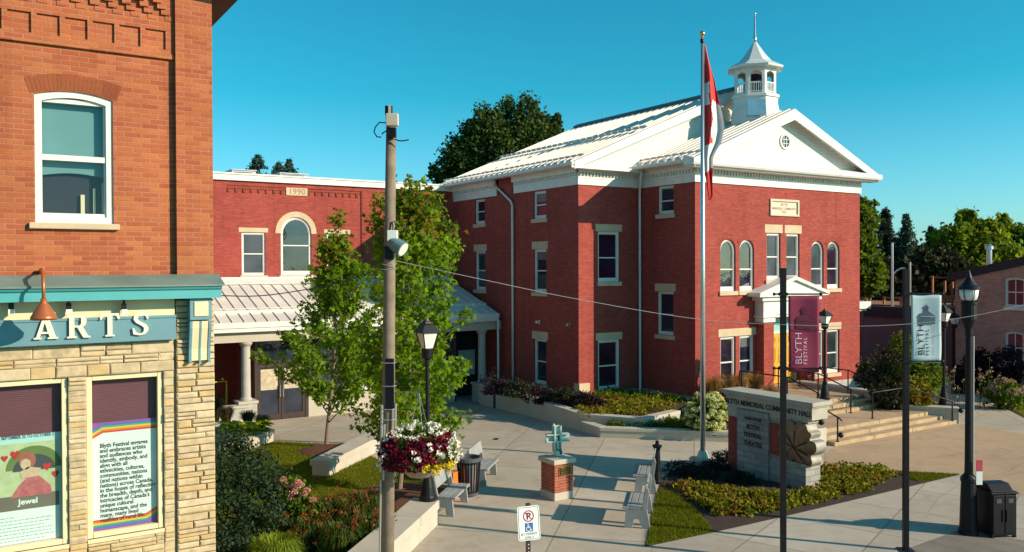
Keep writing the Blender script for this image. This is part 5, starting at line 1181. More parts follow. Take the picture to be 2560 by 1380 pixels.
tf = (Vector((x, y, 5))-CP).dot(FW); k_ = tf/F
def lerp(T, v):
    for (a, p), (b, q) in zip(T, T[1:]):
        if v <= b: return p+(q-p)*max(0, (v-a))/(b-a)
    return T[-1][1]
XR2 = [(113,1764),(160,1777),(200,1788),(247,1798),(290,1806),(323,1810),(357,1803),(385,1786),(395,1781),(430,1781),(470,1782),(490,1781),(500,1776)]
XL2 = [(113,1760),(345,1760),(430,1763),(470,1768),(500,1773)]
m = MB(); NY, NX = 96, 22; vs = []
for j in range(NY+1):
    py_ = 113+(500-113)*j/NY; a, b = lerp(XL2, py_), lerp(XR2, py_)
    for i in range(NX+1):
        u = i/NX; p_ = PD(a+(b-a)*u+.8*math.sin(py_*.06+u*9), py_, tf); d = (.10*math.sin(u*7.5+py_*.006)+.04*math.sin(u*17+py_*.02))*min(1, (b-a)/22)
        vs.append(tuple(p_+fh*d))
def fcol(px, py_):
    if py_ < 247+(px-1774)*.55 and not (px < 1772 and py_ > 205): return 0
    if py_ < 262 and px < 1772: return 1
    if py_ < 362+(px-1770)*-.3: return 0 if px < 1778+2.5*math.sin(py_*.11) else 1
    if py_ < 432-(px-1765)*.9: return 1
    return 0
for j in range(NY):
    for i in range(NX):
        py_ = 113+(500-113)*(j+.5)/NY; a, b = lerp(XL2, py_), lerp(XR2, py_); m.m = fcol(a+(b-a)*(i+.5)/NX, py_)
        q = j*(NX+1)+i; m.f.append([q, q+1, q+NX+2, q+NX+1]); m.mi.append(m.m)
m.v = vs; fo = m.build('cloth', [M['flagred'], M['flagwhite']], FG, smooth=True); s_ = fo.modifiers.new('thickness', 'SOLIDIFY'); s_.thickness = .004
# ------------------------------------------------------------------ monument sign
X0 = 17.68; MS = thing('monument_sign', 'stone and brick monument sign with dark lettering and a large bronze maple leaf', 'sign', (X0, 15, -.5)); Pm_ = lambda a, d, z: (X0-d, a, z)
M['signstone'] = plain('weathered sign limestone', (.40, .355, .30), .85, var=.2, scale=3, bmp=.003)
SB_ = brick('split face block', (.40, .39, .37), (.31, .31, .30), (.22, .21, .20), .42, .16, .008, .012)
def tx(s, sz, y, z, **k): return text(s, sz, lambda a, d, z_: (X0-d, y-a, z_), 0, z, M['ink'], 'lettering', MS, **k)
one('wall', SB_, lambda m: (m.box(X0+.03, X0+.53, 14.6, 15.99, -.5, 1.30), m.box(X0+.34, X0+.53, 14.1, 14.598, .09, 1.2), m.box(X0, X0+.57, 13.76, 15.9, -.5, .09)), MS)
one('stone_panel', SB_, lambda m: m.box(X0-.05, X0+.028, 14.92, 15.995, -.5, 1.29), MS)
one('brick_pier', M['hallbrick'], lambda m: m.box(X0, X0+.55, 16.0, 16.36, -.5, 1.03), MS)
one('brick_inset', M['hallbrick'], lambda m: m.box(X0+.012, X0+.029, 14.61, 14.915, .22, 1.06), MS)
one('base_coping', M['signstone'], lambda m: m.box(X0-.04, X0+.62, 13.72, 14.56, .092, .165), MS, bevel=.01)
one('lintel', M['signstone'], lambda m: (m.box(X0-.02, X0+.6, 13.56, 16.42, 1.302, 1.61), m.box(X0-.01, X0+.56, 15.999, 16.38, 1.032, 1.30), m.box(X0+.01, X0+.5, 13.7, 14.92, 1.2, 1.30)), MS, bevel=.008)
one('cornice', M['signstone'], lambda m: (m.box(X0-.06, X0+.64, 13.52, 16.46, 1.612, 1.66), m.box(X0-.11, X0+.69, 13.47, 16.51, 1.662, 1.72), m.prism([(X0-.11, 13.47, 1.722), (X0+.69, 13.47, 1.722), (X0+.66, 13.5, 1.76), (X0-.08, 13.5, 1.76)], (0, 3.04, 0))), MS, bevel=.006)
tx('BLYTH MEMORIAL COMMUNITY HALL', .195, 15.0, 1.385, d=.022, ex=.012, align='CENTER', bold=.004, sx=.86)
for s, z, sz in (('HOME OF THE', 1.03, .10), ('BLYTH', .79, .17), ('FESTIVAL', .565, .17), ('THEATRE', .34, .17)): tx(s, sz, 15.43, z, d=.052, ex=.012, align='CENTER', bold=.004, sx=.88)
# maple leaf: half outline (x across, z up), mirrored
half = [(0, 1.0), (.15, .86), (.31, .90), (.30, .66), (.50, .78), (.64, .66), (.66, .50), (.54, .34), (.74, .22), (.66, .02), (.42, .04), (.38, -.16), (.12, -.06), (.07, -.26), (0, -.26)]
outl = half+[(-x, z) for x, z in half[::-1][1:-1]]
ca, sa = math.cos(R(-30)), math.sin(R(-30)); S_ = .86
nh = len(half); SINUS = {k for k in (3, 7, 10, 2*nh-2-3, 2*nh-2-7, 2*nh-2-10)}; TIPS = {k for k in (0, 5, 8, 2*nh-2-5, 2*nh-2-8)}
groovepts = [outl[k] for k in sorted(SINUS)]
HT = [.05 if k in SINUS else (-.012 if k in TIPS else .012) for k in range(len(outl))]
for _ in range(2):      # round the lobes
    q3 = [(x, z, h) for (x, z), h in zip(outl, HT)]; nx3 = []
    for a, b in zip(q3, q3[1:]+q3[:1]): nx3 += [tuple(.75*u+.25*v for u, v in zip(a, b)), tuple(.25*u+.75*v for u, v in zip(a, b))]
    outl = [(p[0], p[1]) for p in nx3]; HT = [p[2] for p in nx3]
LP = [(14.13-(x*ca-z*sa)*S_*.98, .40+(x*sa+z*ca)*S_*1.08) for x, z in outl]
cyl, czl = 14.05, .72
LF = MB(); n = len(LP); xa, xb = X0-.06, X0+.33
LF.m = 1
for i in range(n):
    a, b = LP[i], LP[(i+1) % n]; LF.poly([(xa, a[0], a[1]), (xb, a[0], a[1]), (xb, b[0], b[1]), (xa, b[0], b[1])])
LF.poly([(xb, a, z) for a, z in LP])
LF.m = 0
cen = (xa-.01, 14.06, .54)
for i in range(n):
    a, b = LP[i], LP[(i+1) % n]; sink = lambda k: HT[k % n]
    LF.poly([(xa+sink(i), a[0], a[1]), (xa+sink(i+1), b[0], b[1]), (xa-.03, cen[1], cen[2])])
MLf = LF.build('maple_leaf', [M['bronze'], plain('bright leaf edge', (.30, .27, .23), .6, .2, var=.3, scale=6)], MS)
tips = groovepts
def dark_grooves(m):
    for x, z in tips: m.tube([(xa-.035, cen[1], cen[2]), (xa+.02, 14.13-(x*.85*ca-z*.85*sa)*S_*.98, .40+(x*.85*sa+z*.85*ca)*S_*1.08)], [.016, .022], 5)
one('dark_grooves', M['plaque'], dark_grooves, MLf)  # dark tubes laid on as the shade in the grooves between lobes
sp = thing('ground_light', 'black ball floodlight under the right end of the monument sign lintel', 'light', (X0+.5, 13.66, 1.2)); one('housing', M['black'], lambda m: m.ball((X0+.52, 13.70, 1.2), .085, 12, 8), sp, smooth=True); one('bracket', M['black'], lambda m: m.box(X0+.50, X0+.54, 13.68, 13.72, 1.26, 1.302), sp)
# black posts
x, y, z = GP(1643, 1207, -.5); bo = thing('bollard', 'black fluted post with a capped finial behind the far right bench', 'post', (x, y, z))
one('shaft', M['black'], lambda m: m.lathe([(.17, 0), (.17, .05), (.13, .1), (.10, .3), (.075, .85), (.085, .88)], (x, y, z), 12), bo); one('finial', M['black'], lambda m: m.lathe([(.07, .88), (.13, .97), (.13, .99), (.06, 1.02), (.045, 1.04), (.05, 1.1), (.02, 1.12)], (x, y, z), 16), bo)
x, y, z = GG(1241, 1020); bo = thing('bollard', 'dark square bollard light beside the shaded planter wall', 'bollard', (x, y, z))
one('shaft', M['black'], lambda m: m.box(x-.1, x+.1, y-.1, y+.1, z, z+.95), bo, bevel=.01); one('lamp_lens', M['lampglass'], lambda m: m.obox((x-.02, y-.105, z+.78), (.035, 0, 0), (0, .004, 0), (0, 0, .06)), bo)
# black litter bin
q = GP(2480, 1347, -.5); x, y = q.x, q.y; BI = thing('litter_bin', 'black two door metal litter bin with sloped hood beside the tall street lamp', 'bin', (x, y, -.5))
bx, by = Vector((.9, -.43, 0)), Vector((.43, .9, 0)); o3 = Vector((x, y, 0))
def bb(m, a0, a1, b0, b1, z0, z1): m.obox(o3+bx*(a0+a1)/2+by*(b0+b1)/2+Vector((0, 0, (z0+z1)/2)), bx*(a1-a0)/2, by*(b1-b0)/2, (0, 0, (z1-z0)/2))
one('body', M['black'], lambda m: bb(m, 0, .56, 0, .62, -.45, .42), BI, bevel=.01)
one('lid', M['black'], lambda m: (bb(m, -.03, .59, -.03, .65, .422, .46), m.prism([o3+bx*.03+by*.05+Vector((0, 0, .461)), o3+bx*.03+by*.57+Vector((0, 0, .461)), o3+bx*.03+by*.45+Vector((0, 0, .60)), o3+bx*.03+by*.2+Vector((0, 0, .60))], bx*.5)), BI, bevel=.008)
for a in (.02, .29): 
    d_ = one('door', M['black'], lambda m: bb(m, a, a+.25, -.018, -.002, -.40, .40), BI, bevel=.006); one('handle', M['black'], lambda m: bb(m, (a+.20 if a < .1 else a+.02), (a+.23 if a < .1 else a+.05), -.035, -.018, -.15, .1), d_); one('emblem', plain('dull metal emblem', (.12, .12, .13), .4, .6), lambda m: bb(m, a+.07, a+.18, -.024, -.018, .24, .33), d_)
one('legs', M['black'], lambda m: [bb(m, a, a+.06, b, b+.06, -.5, -.45) for a in (0, .5) for b in (0, .56)], BI)
# small dark drain on the plaza
q = GG(1240, 1098); tag(one('drain_cover', M['black'], lambda m: m.obox((q.x, q.y, q.z+.008), D45*.12, Vector((-.7071, .7071, 0))*.08, (0, 0, .004))), 'small dark drain cover set in the plaza paving behind the far left bench', 'drain cover')
# ------------------------------------------------------------------ buildings on the right
RX = 41.0; HB = thing('brick_house', 'buff brick house with white sash windows and dark shingle roof', 'house', (RX, 17, -.5)); Pr = FX(RX)
f = lambda X, Yv: Yv
r1, r2 = PX(2400, 697, RX), PX(2560, 662, RX); sl_ = (r2.z-r1.z)/(r1.y-r2.y); zr_at = lambda Yv: r1.z+sl_*(r1.y-Yv)
a, b = PX(2513, 694, RX), PX(2562, 768, RX); w1 = (b.y, a.y, b.z, a.z); a2, b2 = PX(2513, 828, RX), PX(2556, 912, RX); w2 = (b2.y-.06, a2.y, b2.z, a2.z)
yb1 = r1.y+.25
YA = 17.2; zr_at = lambda Yv: r1.z+sl_*(r1.y-max(Yv, 2*YA-Yv))
zq = w1[3]+.12; Yq = r1.y-(zq-r1.z)/sl_; Ym = 2*YA-Yq
m = MB(); wall(m, Pr, Ym, Yq, -.6, zq, [(*w1, .07), (*w2, .07)], .1)
m.poly([Pr(Yq, 0, zq), Pr(Ym, 0, zq), Pr(YA, 0, zr_at(YA))]); m.poly([Pr(Yq, 0, -.6), Pr(yb1, 0, -.6), Pr(yb1, 0, zr_at(yb1)), Pr(Yq, 0, zq)]); m.poly([Pr(11, 0, -.6), Pr(Ym, 0, -.6), Pr(Ym, 0, zq), Pr(11, 0, zr_at(11))]); m.box(RX, RX+9, yb1-.01, yb1, -.6, zr_at(yb1)); m.box(RX+.4, RX+8, 11.2, yb1-.1, -.6, 4.2)
m.build('brick_wall', M['farbrick'], HB)
for w in (w1, w2): window(HB, Pr, *w, .07, .06, .08, .5, .07, sill=.06, pane=M['glassdark'], stone=M['white'], frame=M['white'], vbar=1)
m = MB(); t_ = PX(2375, 665, RX); m.prism([(RX-.12, yb1+.35, zr_at(yb1+.35)-.02), (RX-.12, YA, zr_at(YA)-.02), (RX-.12, YA, zr_at(YA)+.38), (RX-.12, yb1+.35, zr_at(yb1+.35)+.38)], (9.5, 0, 0)); m.prism([(RX-.12, 10.6, zr_at(10.6)-.02), (RX-.12, YA, zr_at(YA)-.02), (RX-.12, YA, zr_at(YA)+.38), (RX-.12, 10.6, zr_at(10.6)+.38)], (9.5, 0, 0)); m.build('roof', M['darkroof'], HB)
p = PX(2473, 655, RX+3); q = PX(2473, 616, RX+3); one('flue_pipe', M['alu'], lambda m: (m.tube([(p.x, p.y, p.z-.8), (q.x, q.y, q.z)], .13, 12), m.lathe([(.2, -.15), (.2, 0), (.06, .12)], q, 12)), HB)
GA = thing('outbuilding', 'low dark clapboard outbuilding beside the buff brick house', 'building', (39.5, 26, -.5))
GX = 43.0; zt_ = PX(2300, 795, GX).z
one('siding_wall', M['darksiding'], lambda m: m.box(GX, GX+7, yb1+.1, 38, -.6, zt_), GA); one('roof', M['darkroof'], lambda m: (m.box(GX-.3, GX+7.3, yb1+.05, 38.3, zt_+.002, zt_+.55),), GA)
p = PX(2335, 900, 39); one('drainpipe', M['black'], lambda m: m.tube([(GX-.06, PX(2385, 850, GX).y, -.5), (GX-.06, PX(2385, 850, GX).y, zt_)], .06, 8), GA)
DK = thing('roof_deck', 'cedar deck railing and posts above the dark outbuilding', 'deck', (GX+1, 26, zt_+.55))
DX = GX+1
zd = zt_+.555
def dk(m, a, y0, y1, w=4): p, q = PX(a, y1, DX), PX(a, y0, DX); m.box(DX-.05, DX+.05, q.y-.05, q.y+.05, zd if w > 3 else p.z, q.z)
for a, y0 in ((2210, 742), (2252, 742), (2331, 690), (2362, 702), (2381, 700)): one('post', M['rust'], lambda m: dk(m, a, y0, 800), DK)
one('rail', M['rust'], lambda m: (m.obox((PX(2210, 745, DX)+PX(2255, 744, DX))/2, (.04, 0, 0), (PX(2255, 744, DX)-PX(2210, 745, DX))/2, (0, 0, .05)), m.obox((PX(2352, 744, DX)+PX(2402, 740, DX))/2, (.06, 0, 0), (PX(2402, 740, DX)-PX(2352, 744, DX))/2, (0, 0, .08)), m.obox((PX(2335, 694, DX)+PX(2384, 694, DX))/2, (.03, 0, 0), (PX(2384, 694, DX)-PX(2335, 694, DX))/2, (0, 0, .03))), DK)
one('deck_floor', M['rust'], lambda m: m.box(GX+.6, GX+5, yb1+.2, 36, zd+.02, zd+.06), DK)
SH = thing('barn', 'dark roofed barn far behind the hall on the right', 'barn', (62, 42, -.5))
def shed(m):
    p, q = PD(2100, 712, 68), PD(2420, 712, 68); d = (q-p); d.z = 0; n = Vector((d.y, -d.x, 0)).normalized(); n = n if n.dot(FW) > 0 else -n
    m.prism([Vector((p.x, p.y, 1.2)), Vector((p.x, p.y, 1.2))+n*10, Vector((p.x, p.y, 3.6))+n*5], d)
    return p, d, n
one('roof', plain('dark blue metal roof', (.03, .035, .07), .5), shed, SH)
p, q = PD(2100, 712, 68), PD(2420, 712, 68); d = q-p; d.z = 0; n = Vector((d.y, -d.x, 0)).normalized(); n = n if n.dot(FW) > 0 else -n
one('wall', M['darksiding'], lambda m: m.prism([Vector((p.x, p.y, -.6))+n*.4, Vector((p.x, p.y, -.6))+n*9.6, Vector((p.x, p.y, 1.25))+n*9.6, Vector((p.x, p.y, 1.25))+n*.4], d), SH)
for px, yt, lb, arm in ((2231, 607, 'pale distant street light pole with a curved arm behind the hall', True), (2275, 655, 'short pale distant pole right of the curved street light', False)):
    a = PD(px, 760, 47); b = PD(px, yt, 47); t = thing('street_light' if arm else 'utility_pole', lb, 'pole', (a.x, a.y, -.5))
    one('pole', M['alu'], lambda m: m.tube([(a.x, a.y, -.5), tuple(b)], [.09, .06], 8), t)
    if arm: one('arm', M['alu'], lambda m: m.tube([PD(px, 688, 47), PD(2242, 676, 47), PD(2252, 671, 47), PD(2262, 671, 47)], .05, 6), t)
FE = thing('iron_fence', 'dark iron picket fence between the outbuilding and the buff brick house', 'fence', (36.3, 20.5, -.5))
fa_, fb_ = GP(2380, 985, -.5), GP(2455, 985, -.5)
def fen(m):
    n = 26
    for i in range(n): p = fa_.lerp(fb_, i/(n-1)); m.obox((p.x, p.y, .15), (.02, 0, 0), (0, .02, 0), (0, 0, .65))
    for z in (-.35, .65): m.obox(((fa_.x+fb_.x)/2, (fa_.y+fb_.y)/2, z), (fb_-fa_)/2, (.02, .02, 0), (0, 0, .025))
one('pickets', M['black'], fen, FE)
# ------------------------------------------------------------------ plants
def leaves(name, mat, C, size, rng, parent=None, up=.3, asp=.6, jit=.35, out=None, mat2=None, n2=0, lobed=False):
    """leaf-sized faces at points C (n,3); out = outward directions to lean towards"""
    C = np.asarray(C, float); n = len(C)
    N = rng.normal(size=(n, 3)); N /= np.linalg.norm(N, axis=1)[:, None]; N[:, 2] += up
    if out is not None: N += out*.6
    N /= np.linalg.norm(N, axis=1)[:, None]
    T = np.cross(N, rng.normal(size=(n, 3))); T /= np.linalg.norm(T, axis=1)[:, None]+1e-9; B = np.cross(N, T)
    s = size*(1+jit*rng.uniform(-1, 1, n))[:, None]
    L2 = [(-.5, 0, 0), (0, asp*.5, -.08), (.5, 0, 0), (0, -asp*.5, -.08)] if not lobed else [(-.5, 0, 0), (-.16, .22, -.03), (-.24, .52, -.1), (.08, .28, -.04), (.5, 0, -.06), (.08, -.28, -.04), (-.24, -.52, -.1), (-.16, -.22, -.03)]
    K = len(L2); V = np.stack([C+T*s*x+B*s*y+N*s*z for x, y, z in L2], 1).reshape(-1, 3)
    off = wloc(parent); V = V-np.array(off)
    me = bpy.data.meshes.new(name); me.vertices.add(K*n); me.loops.add(K*n); me.polygons.add(n)
    me.vertices.foreach_set('co', V.ravel()); me.loops.foreach_set('vertex_index', np.arange(K*n)); me.polygons.foreach_set('loop_start', np.arange(n)*K); me.polygons.foreach_set('loop_total', np.full(n, K))
    me.materials.append(mat)
    if mat2:
        me.materials.append(mat2); me.polygons.foreach_set('material_index', np.r_[np.zeros(n-n2, int), np.ones(n2, int)].astype(np.int32))
    me.update(); me.validate()
    o = bpy.data.objects.new(name, me); COL.objects.link(o); o.parent = parent; WORLD[o.name] = off.copy(); return o
def blobpts(blobs, n, rng, shell=.55, clump=.0):
    """points in ellipsoids (centre, rx, ry, rz), denser towards the outside, gathered in clumps"""
    w = np.array([b[1]*b[2]+b[1]*b[3] for b in blobs]); w = w/w.sum(); out = []; dirs = []
    for b, k in zip(blobs, rng.multinomial(n, w)):
        if k == 0: continue
        nc = max(6, int(k/26)); D = rng.normal(size=(nc, 3)); D /= np.linalg.norm(D, axis=1)[:, None]
        r = shell+(1-shell)*rng.uniform(0, 1, nc)**.7; r *= 1+.13*rng.normal(size=nc); cc = D*r[:, None]
        i = rng.integers(0, nc, k); p = cc[i]+rng.normal(size=(k, 3))*.17
        out.append(np.array(b[0])+p*np.array([b[1], b[2], b[3]])); dirs.append(D[i])
    return np.concatenate(out), np.concatenate(dirs)
def RNG(s): return np.random.default_rng(s)
def pxblob(px, py, rp, t, q=1.0, dt=0):
    c = PD(px, py, t+dt); r = rp*t/F; return (tuple(c), r, r, r*q)
def blobtree(name, label, blobs, base, n, size, mat, seed, trunk=.25, group=None, cat='tree', up=.3, shell=.5, limbs=True, asp=.65):
    t = thing(name, label, cat, base, group); rng = RNG(seed)
    P, D = blobpts(blobs, n, rng, shell); P = P[P[:, 2] > base[2]+.05]
    leaves('crown', mat, P, size, rng, t, up, asp)
    if limbs:
        m = MB(); top = Vector(max(blobs, key=lambda b: b[0][2])[0]); b0 = Vector(base); mid = Vector((b0.x*.6+top.x*.4, b0.y*.6+top.y*.4, b0.z*.5+top.z*.5))
        m.tube([b0, b0.lerp(mid, .5), mid, top], [trunk, trunk*.85, trunk*.6, trunk*.1], 8)
        for b in blobs: m.tube([b0.lerp(mid, .75), (Vector(b[0])+mid)/2-Vector((0, 0, .1*b[3])), Vector(b[0])], [trunk*.5, trunk*.3, trunk*.08], 6)
        m.build('trunk', M['bark'], t)
    return t
# two young street maples with ascending branches
def maple(label, base, H, prof, seed, nb, lsize, lean=(0, 0), split=.2, group='young maples on the lawn'):
    rng = RNG(seed); rr = random.Random(seed); t = thing('maple_tree', label, 'tree', base, group); b0 = Vector(base)
    top = b0+Vector((lean[0], lean[1], H)); m = MB(); ax = lambda f: b0.lerp(top, f)+Vector((.06*math.sin(f*7+seed), .06*math.cos(f*6), 0))
    m.tube([ax(f) for f in (0, .1, .25, .45, .65, .85, .97)], [.075, .06, .052, .042, .03, .015, .005], 10)
    pts = []; red = []
    def twig(p, d, L):
        q = p+d*L; m.tube([p, p+d*L*.5+Vector((0, 0, .02)), q], [.008, .006, .003], 5)
        k = max(7, int(L*45))
        for i in range(k):
            f = rr.uniform(.12, 1.05); s = .07+.09*(1-f*.6)
            c = p+d*L*f+Vector((rr.gauss(0, s), rr.gauss(0, s), rr.gauss(0, s*.75)-.02)); (red if (c.z > base[2]+H*.80 and rr.random() < .28) else pts).append(tuple(c))
    for k in range(nb):
        f = split+(.95-split)*(k+.5)/nb; a = k*2.39996+rr.uniform(-.4, .4)+seed; L = lerp(prof, f)*rr.uniform(.75, 1.12)
        el = R(rr.uniform(22, 48) if f < .5 else rr.uniform(45, 66)); d = Vector((math.cos(a)*math.cos(el), math.sin(a)*math.cos(el), math.sin(el)))
        Lb = L/math.cos(el); p = ax(f*.92); mid = p+d*Lb*.5-Vector((0, 0, .03*Lb)); e = p+d*Lb+Vector((0, 0, .06*Lb))
        m.tube([p, mid, e], [.022*(1.1-f*.6), .014, .004], 6)
        for i in range(int(5+Lb*5)):
            g = rr.uniform(.22, 1); q = p.lerp(mid, g*2) if g < .5 else mid.lerp(e, g*2-1)
            d2 = (d*rr.uniform(.5, 1)+Vector((rr.gauss(0, .55), rr.gauss(0, .55), rr.uniform(-.25, .5)))).normalized(); twig(q, d2, rr.uniform(.25, .55)*(1.15-.5*g))
        twig(e-d*.2, d, .45)
    for i in range(7): d = Vector((rr.gauss(0, .3), rr.gauss(0, .3), 1)).normalized(); twig(ax(rr.uniform(.82, .97)), d, rr.uniform(.3, .6))
    m.build('trunk', M['bark'], t); leaves('crown', M['maple'], pts+red, lsize, rng, t, .5, .72, mat2=M['maplered'], n2=len(red), lobed=True)
    return t
t1 = GG(821, 1117); t2 = GG(1003, 1234)
maple('young maple rising from the round mulch ring on the lawn', tuple(t1), 7.5, [(0, .3), (.1, 1.4), (.2, 2.2), (.34, 2.15), (.46, 1.45), (.6, .8), (.8, .42), (1, .12)], 5, 44, .15, lean=(.35, -.1), split=.10)
maple('taller young maple behind the utility pole', tuple(t2), 8.1, [(0, .6), (.1, 1.4), (.3, 1.55), (.5, .95), (.68, 1.15), (.84, .55), (1, .15)], 12, 58, .145, lean=(.45, -.1), split=.08)
def mulch(label, c, r, seed):
    m = MB(); rr = random.Random(seed)
    m.lathe([(r*1.0, .0), (r*.8, .06), (r*.4, .11), (.02, .12)], (c.x, c.y, zg(c.y)+.004), 24)
    o = m.build('mulch_ring', M['mulch'], None); tag(o, label, 'mulch ring')
mulch('round red brown mulch ring at the foot of the young maple on the lawn', GG(820, 1127), .95, 1); mulch('mulch ring at the foot of the maple behind the utility pole', GG(1010, 1238), 1.3, 2)
# background trees
def gbase(px, t): p = PD(px, 690, t); return (p.x, p.y, -.6)
T = 66; blobtree('maple_tree', 'big dark broadleaf tree behind the hall roof', [pxblob(x, y, r, T, q) for x, y, r, q in ((1150,395,48,1),(1215,325,48,1.2),(1268,300,34,1.5),(1320,292,34,1.4),(1250,385,75,1),(1335,360,55,1.1),(1105,428,34,.9),(1185,345,40,1),(1375,322,26,1.2),(1390,300,12,1.5),(1300,420,70,1),(1180,430,60,.8),(1400,345,22,.8))], gbase(1260, T), 30000, .30, M['darktree'], 21, .5, up=.2, shell=.6)
def conifer(label, px, ytop, ybot, wpx, t, mat, seed, n=2600, group='conifers in the background', z0=-.6):
    top = PD(px, ytop, t); bx_ = (top.x, top.y, z0); H = top.z-z0; W_ = wpx*t/F; th = thing('conifer_tree', label, 'tree', bx_, group); rng = RNG(seed)
    one('trunk', M['bark'], lambda m: m.tube([bx_, (top.x, top.y, top.z)], [.22, .03], 8), th)
    lv = int(H/.30); P = []; D = []
    for i in range(lv):
        f = (i+.5)/lv; r = 1.35*W_*(f**.7)*(1+.16*rng.normal()); z = top.z-H*f; k = max(5, int(5+9*f))
        for j in range(k):
            a = rng.uniform(0, 6.283); rl = r*rng.uniform(.65, 1.1); nn = max(4, int(n/(lv*k)*(.5+f)))
            s = rng.uniform(.08, 1, nn)**.7; x = np.cos(a)*rl*s; y = np.sin(a)*rl*s; zz = z-.28*rl*s+.16*rl*s*s
            P.append(np.stack([top.x+x+rng.normal(size=nn)*.09, top.y+y+rng.normal(size=nn)*.09, zz+rng.normal(size=nn)*.14], 1))
    P = np.concatenate(P); P = P[P[:, 2] > z0+.3]
    leaves('crown', mat, P, .30*t/62, rng, th, .6, .34); return th
conifer('small dark conifer tip over the brick wing, left of the pair', 643, 389, 440, 150, 82, M['conifer2'], 31, 16000); conifer('dark conifer tip over the brick wing behind the roof unit', 722, 401, 440, 90, 84, M['conifer2'], 32, 12000); conifer('leaning dark conifer tip between the roof units of the brick wing', 697, 409, 440, 110, 86, M['conifer2'], 33, 12000)
conifer('broad dark spruce just right of the hall', 2212, 526, 700, 92, 62, M['conifer'], 34, 16000); conifer('slender blue green spruce standing alone right of the hall', 2266, 540, 700, 58, 64, M['conifer2'], 35, 12000); conifer('dark spruce left of the light green tree', 2330, 570, 700, 84, 66, M['conifer'], 36, 14000)
conifer('dark spruce half hidden between the slender spruce and the hall', 2170, 575, 700, 80, 70, M['conifer'], 37, 12000); conifer('dark spruce top at the right edge of the picture', 2540, 568, 700, 70, 76, M['conifer'], 38, 9000)
blobtree('broadleaf_tree', 'bright green tree at the right corner of the hall', [pxblob(x, y, r, 58) for x, y, r in ((2150,540,38),(2168,515,22),(2140,600,45),(2178,560,18),(2150,650,42))], gbase(2150, 58), 4200, .36, M['midtree'], 41, group='broadleaf trees behind the hall')
blobtree('broadleaf_tree', 'round mid green tree low against the hall corner', [pxblob(x, y, r, 50) for x, y, r in ((2165,668,34),(2188,684,26),(2140,670,32),(2170,705,34))], gbase(2165, 50), 4200, .28, M['midtree'], 42, group='broadleaf trees behind the hall')
T = 60; blobtree('broadleaf_tree', 'large light green tree above the brick house roof', [pxblob(x, y, r, T, q) for x, y, r, q in ((2395,600,52,1),(2450,580,44,1),(2415,560,28,1.2),(2492,585,30,1.3),(2503,553,14,1.6),(2440,630,60,.9),(2370,630,42,1),(2500,630,40,1))], gbase(2430, T), 7500, .40, M['lighttree'], 43, .35, group='broadleaf trees behind the hall')
blobtree('broadleaf_tree', 'darker green tree at the right edge behind the flue pipe', [pxblob(x, y, r, 68) for x, y, r in ((2545,610,40),(2530,580,18),(2570,590,30),(2550,650,45),(2480,640,40))], gbase(2550, 68), 3200, .45, M['midtree'], 44, group='broadleaf trees behind the hall')
blobtree('broadleaf_tree', 'dark tree mass behind the deck posts', [pxblob(x, y, r, 56) for x, y, r in ((2330,690,50),(2380,690,48),(2285,700,46),(2240,700,46),(2200,690,40),(2300,650,36),(2360,655,40))], gbase(2320, 56), 8000, .4, M['bushdark'], 45, group='broadleaf trees behind the hall')
# far wood closing the horizon
rng = RNG(50); bl = []
for k in range(70):
    a = YAW+R(-60+120*k/69); d = rng.uniform(150, 190); bl.append(((d*math.sin(a), d*math.cos(a), 2), rng.uniform(6, 10), rng.uniform(6, 10), rng.uniform(4, 8)))
P, D = blobpts(bl, 16000, rng); fw_ = leaves('far_wood', M['darktree'], P, 1.3, rng); tag(fw_, 'dark far-off line of trees on the horizon', 'wood', kind='stuff')
# shrubs
def shrub(name, label, blobs, n, size, mat, seed, group=None, cat='shrub', base=None, up=.3, asp=.6, stems=True):
    if base is None: c = np.mean([b[0] for b in blobs], 0); base = (c[0], c[1], zg(c[1]))
    t = thing(name, label, cat, tuple(base), group); rng = RNG(seed); P, D = blobpts(blobs, n, rng, .6); k_ = P[:, 2] > base[2]; P, D = P[k_], D[k_]
    leaves('foliage', mat, P, size, rng, t, up, asp, out=D)
    if stems: one('stems', M['bark'], lambda m: [m.tube([base, (b[0][0], b[0][1], b[0][2])], [.025, .006], 5) for b in blobs], t)
    return t
T = 16.6
shrub('dark_shrub', 'large dark green shrub against the stone corner pier', [pxblob(x, y, r, T+dt) for x, y, r, dt in ((575,1120,48,2.2),(600,1160,62,1.8),(660,1190,52,1.6),(560,1210,70,1),(640,1250,75,.6),(690,1250,36,.8),(570,1310,75,0),(650,1320,60,-.2),(560,1390,70,-.8))], 15000, .075, M['shrub'], 61)
def balls(P0, n, r, rng, spread):
    out = []
    for c in P0:
        D = rng.normal(size=(n, 3)); D /= np.linalg.norm(D, axis=1)[:, None]; D[:, 2] = np.abs(D[:, 2])*1.0-.25*(rng.uniform(size=n) < .4); out.append(np.array(c)+D*r*rng.uniform(.85, 1.05, (n, 1)))
    return np.concatenate(out)
def heads(t, name, mat, C, r, n, rng, size):
    P = balls(C, n, r, rng, 0); leaves(name, mat, P, size, rng, t, .2, .8, out=np.repeat((P.reshape(len(C), n, 3)-np.array(C)[:, None, :]).reshape(-1, 3)/r, 1, 0))
HY = shrub('hydrangea', 'pink hydrangea between the dark shrub and the rust red lilies', [pxblob(x, y, r, 17.6) for x, y, r in ((735,1235,40),(760,1265,34),(715,1265,30))], 1500, .10, M['bedgreen'], 62); rng = RNG(63)
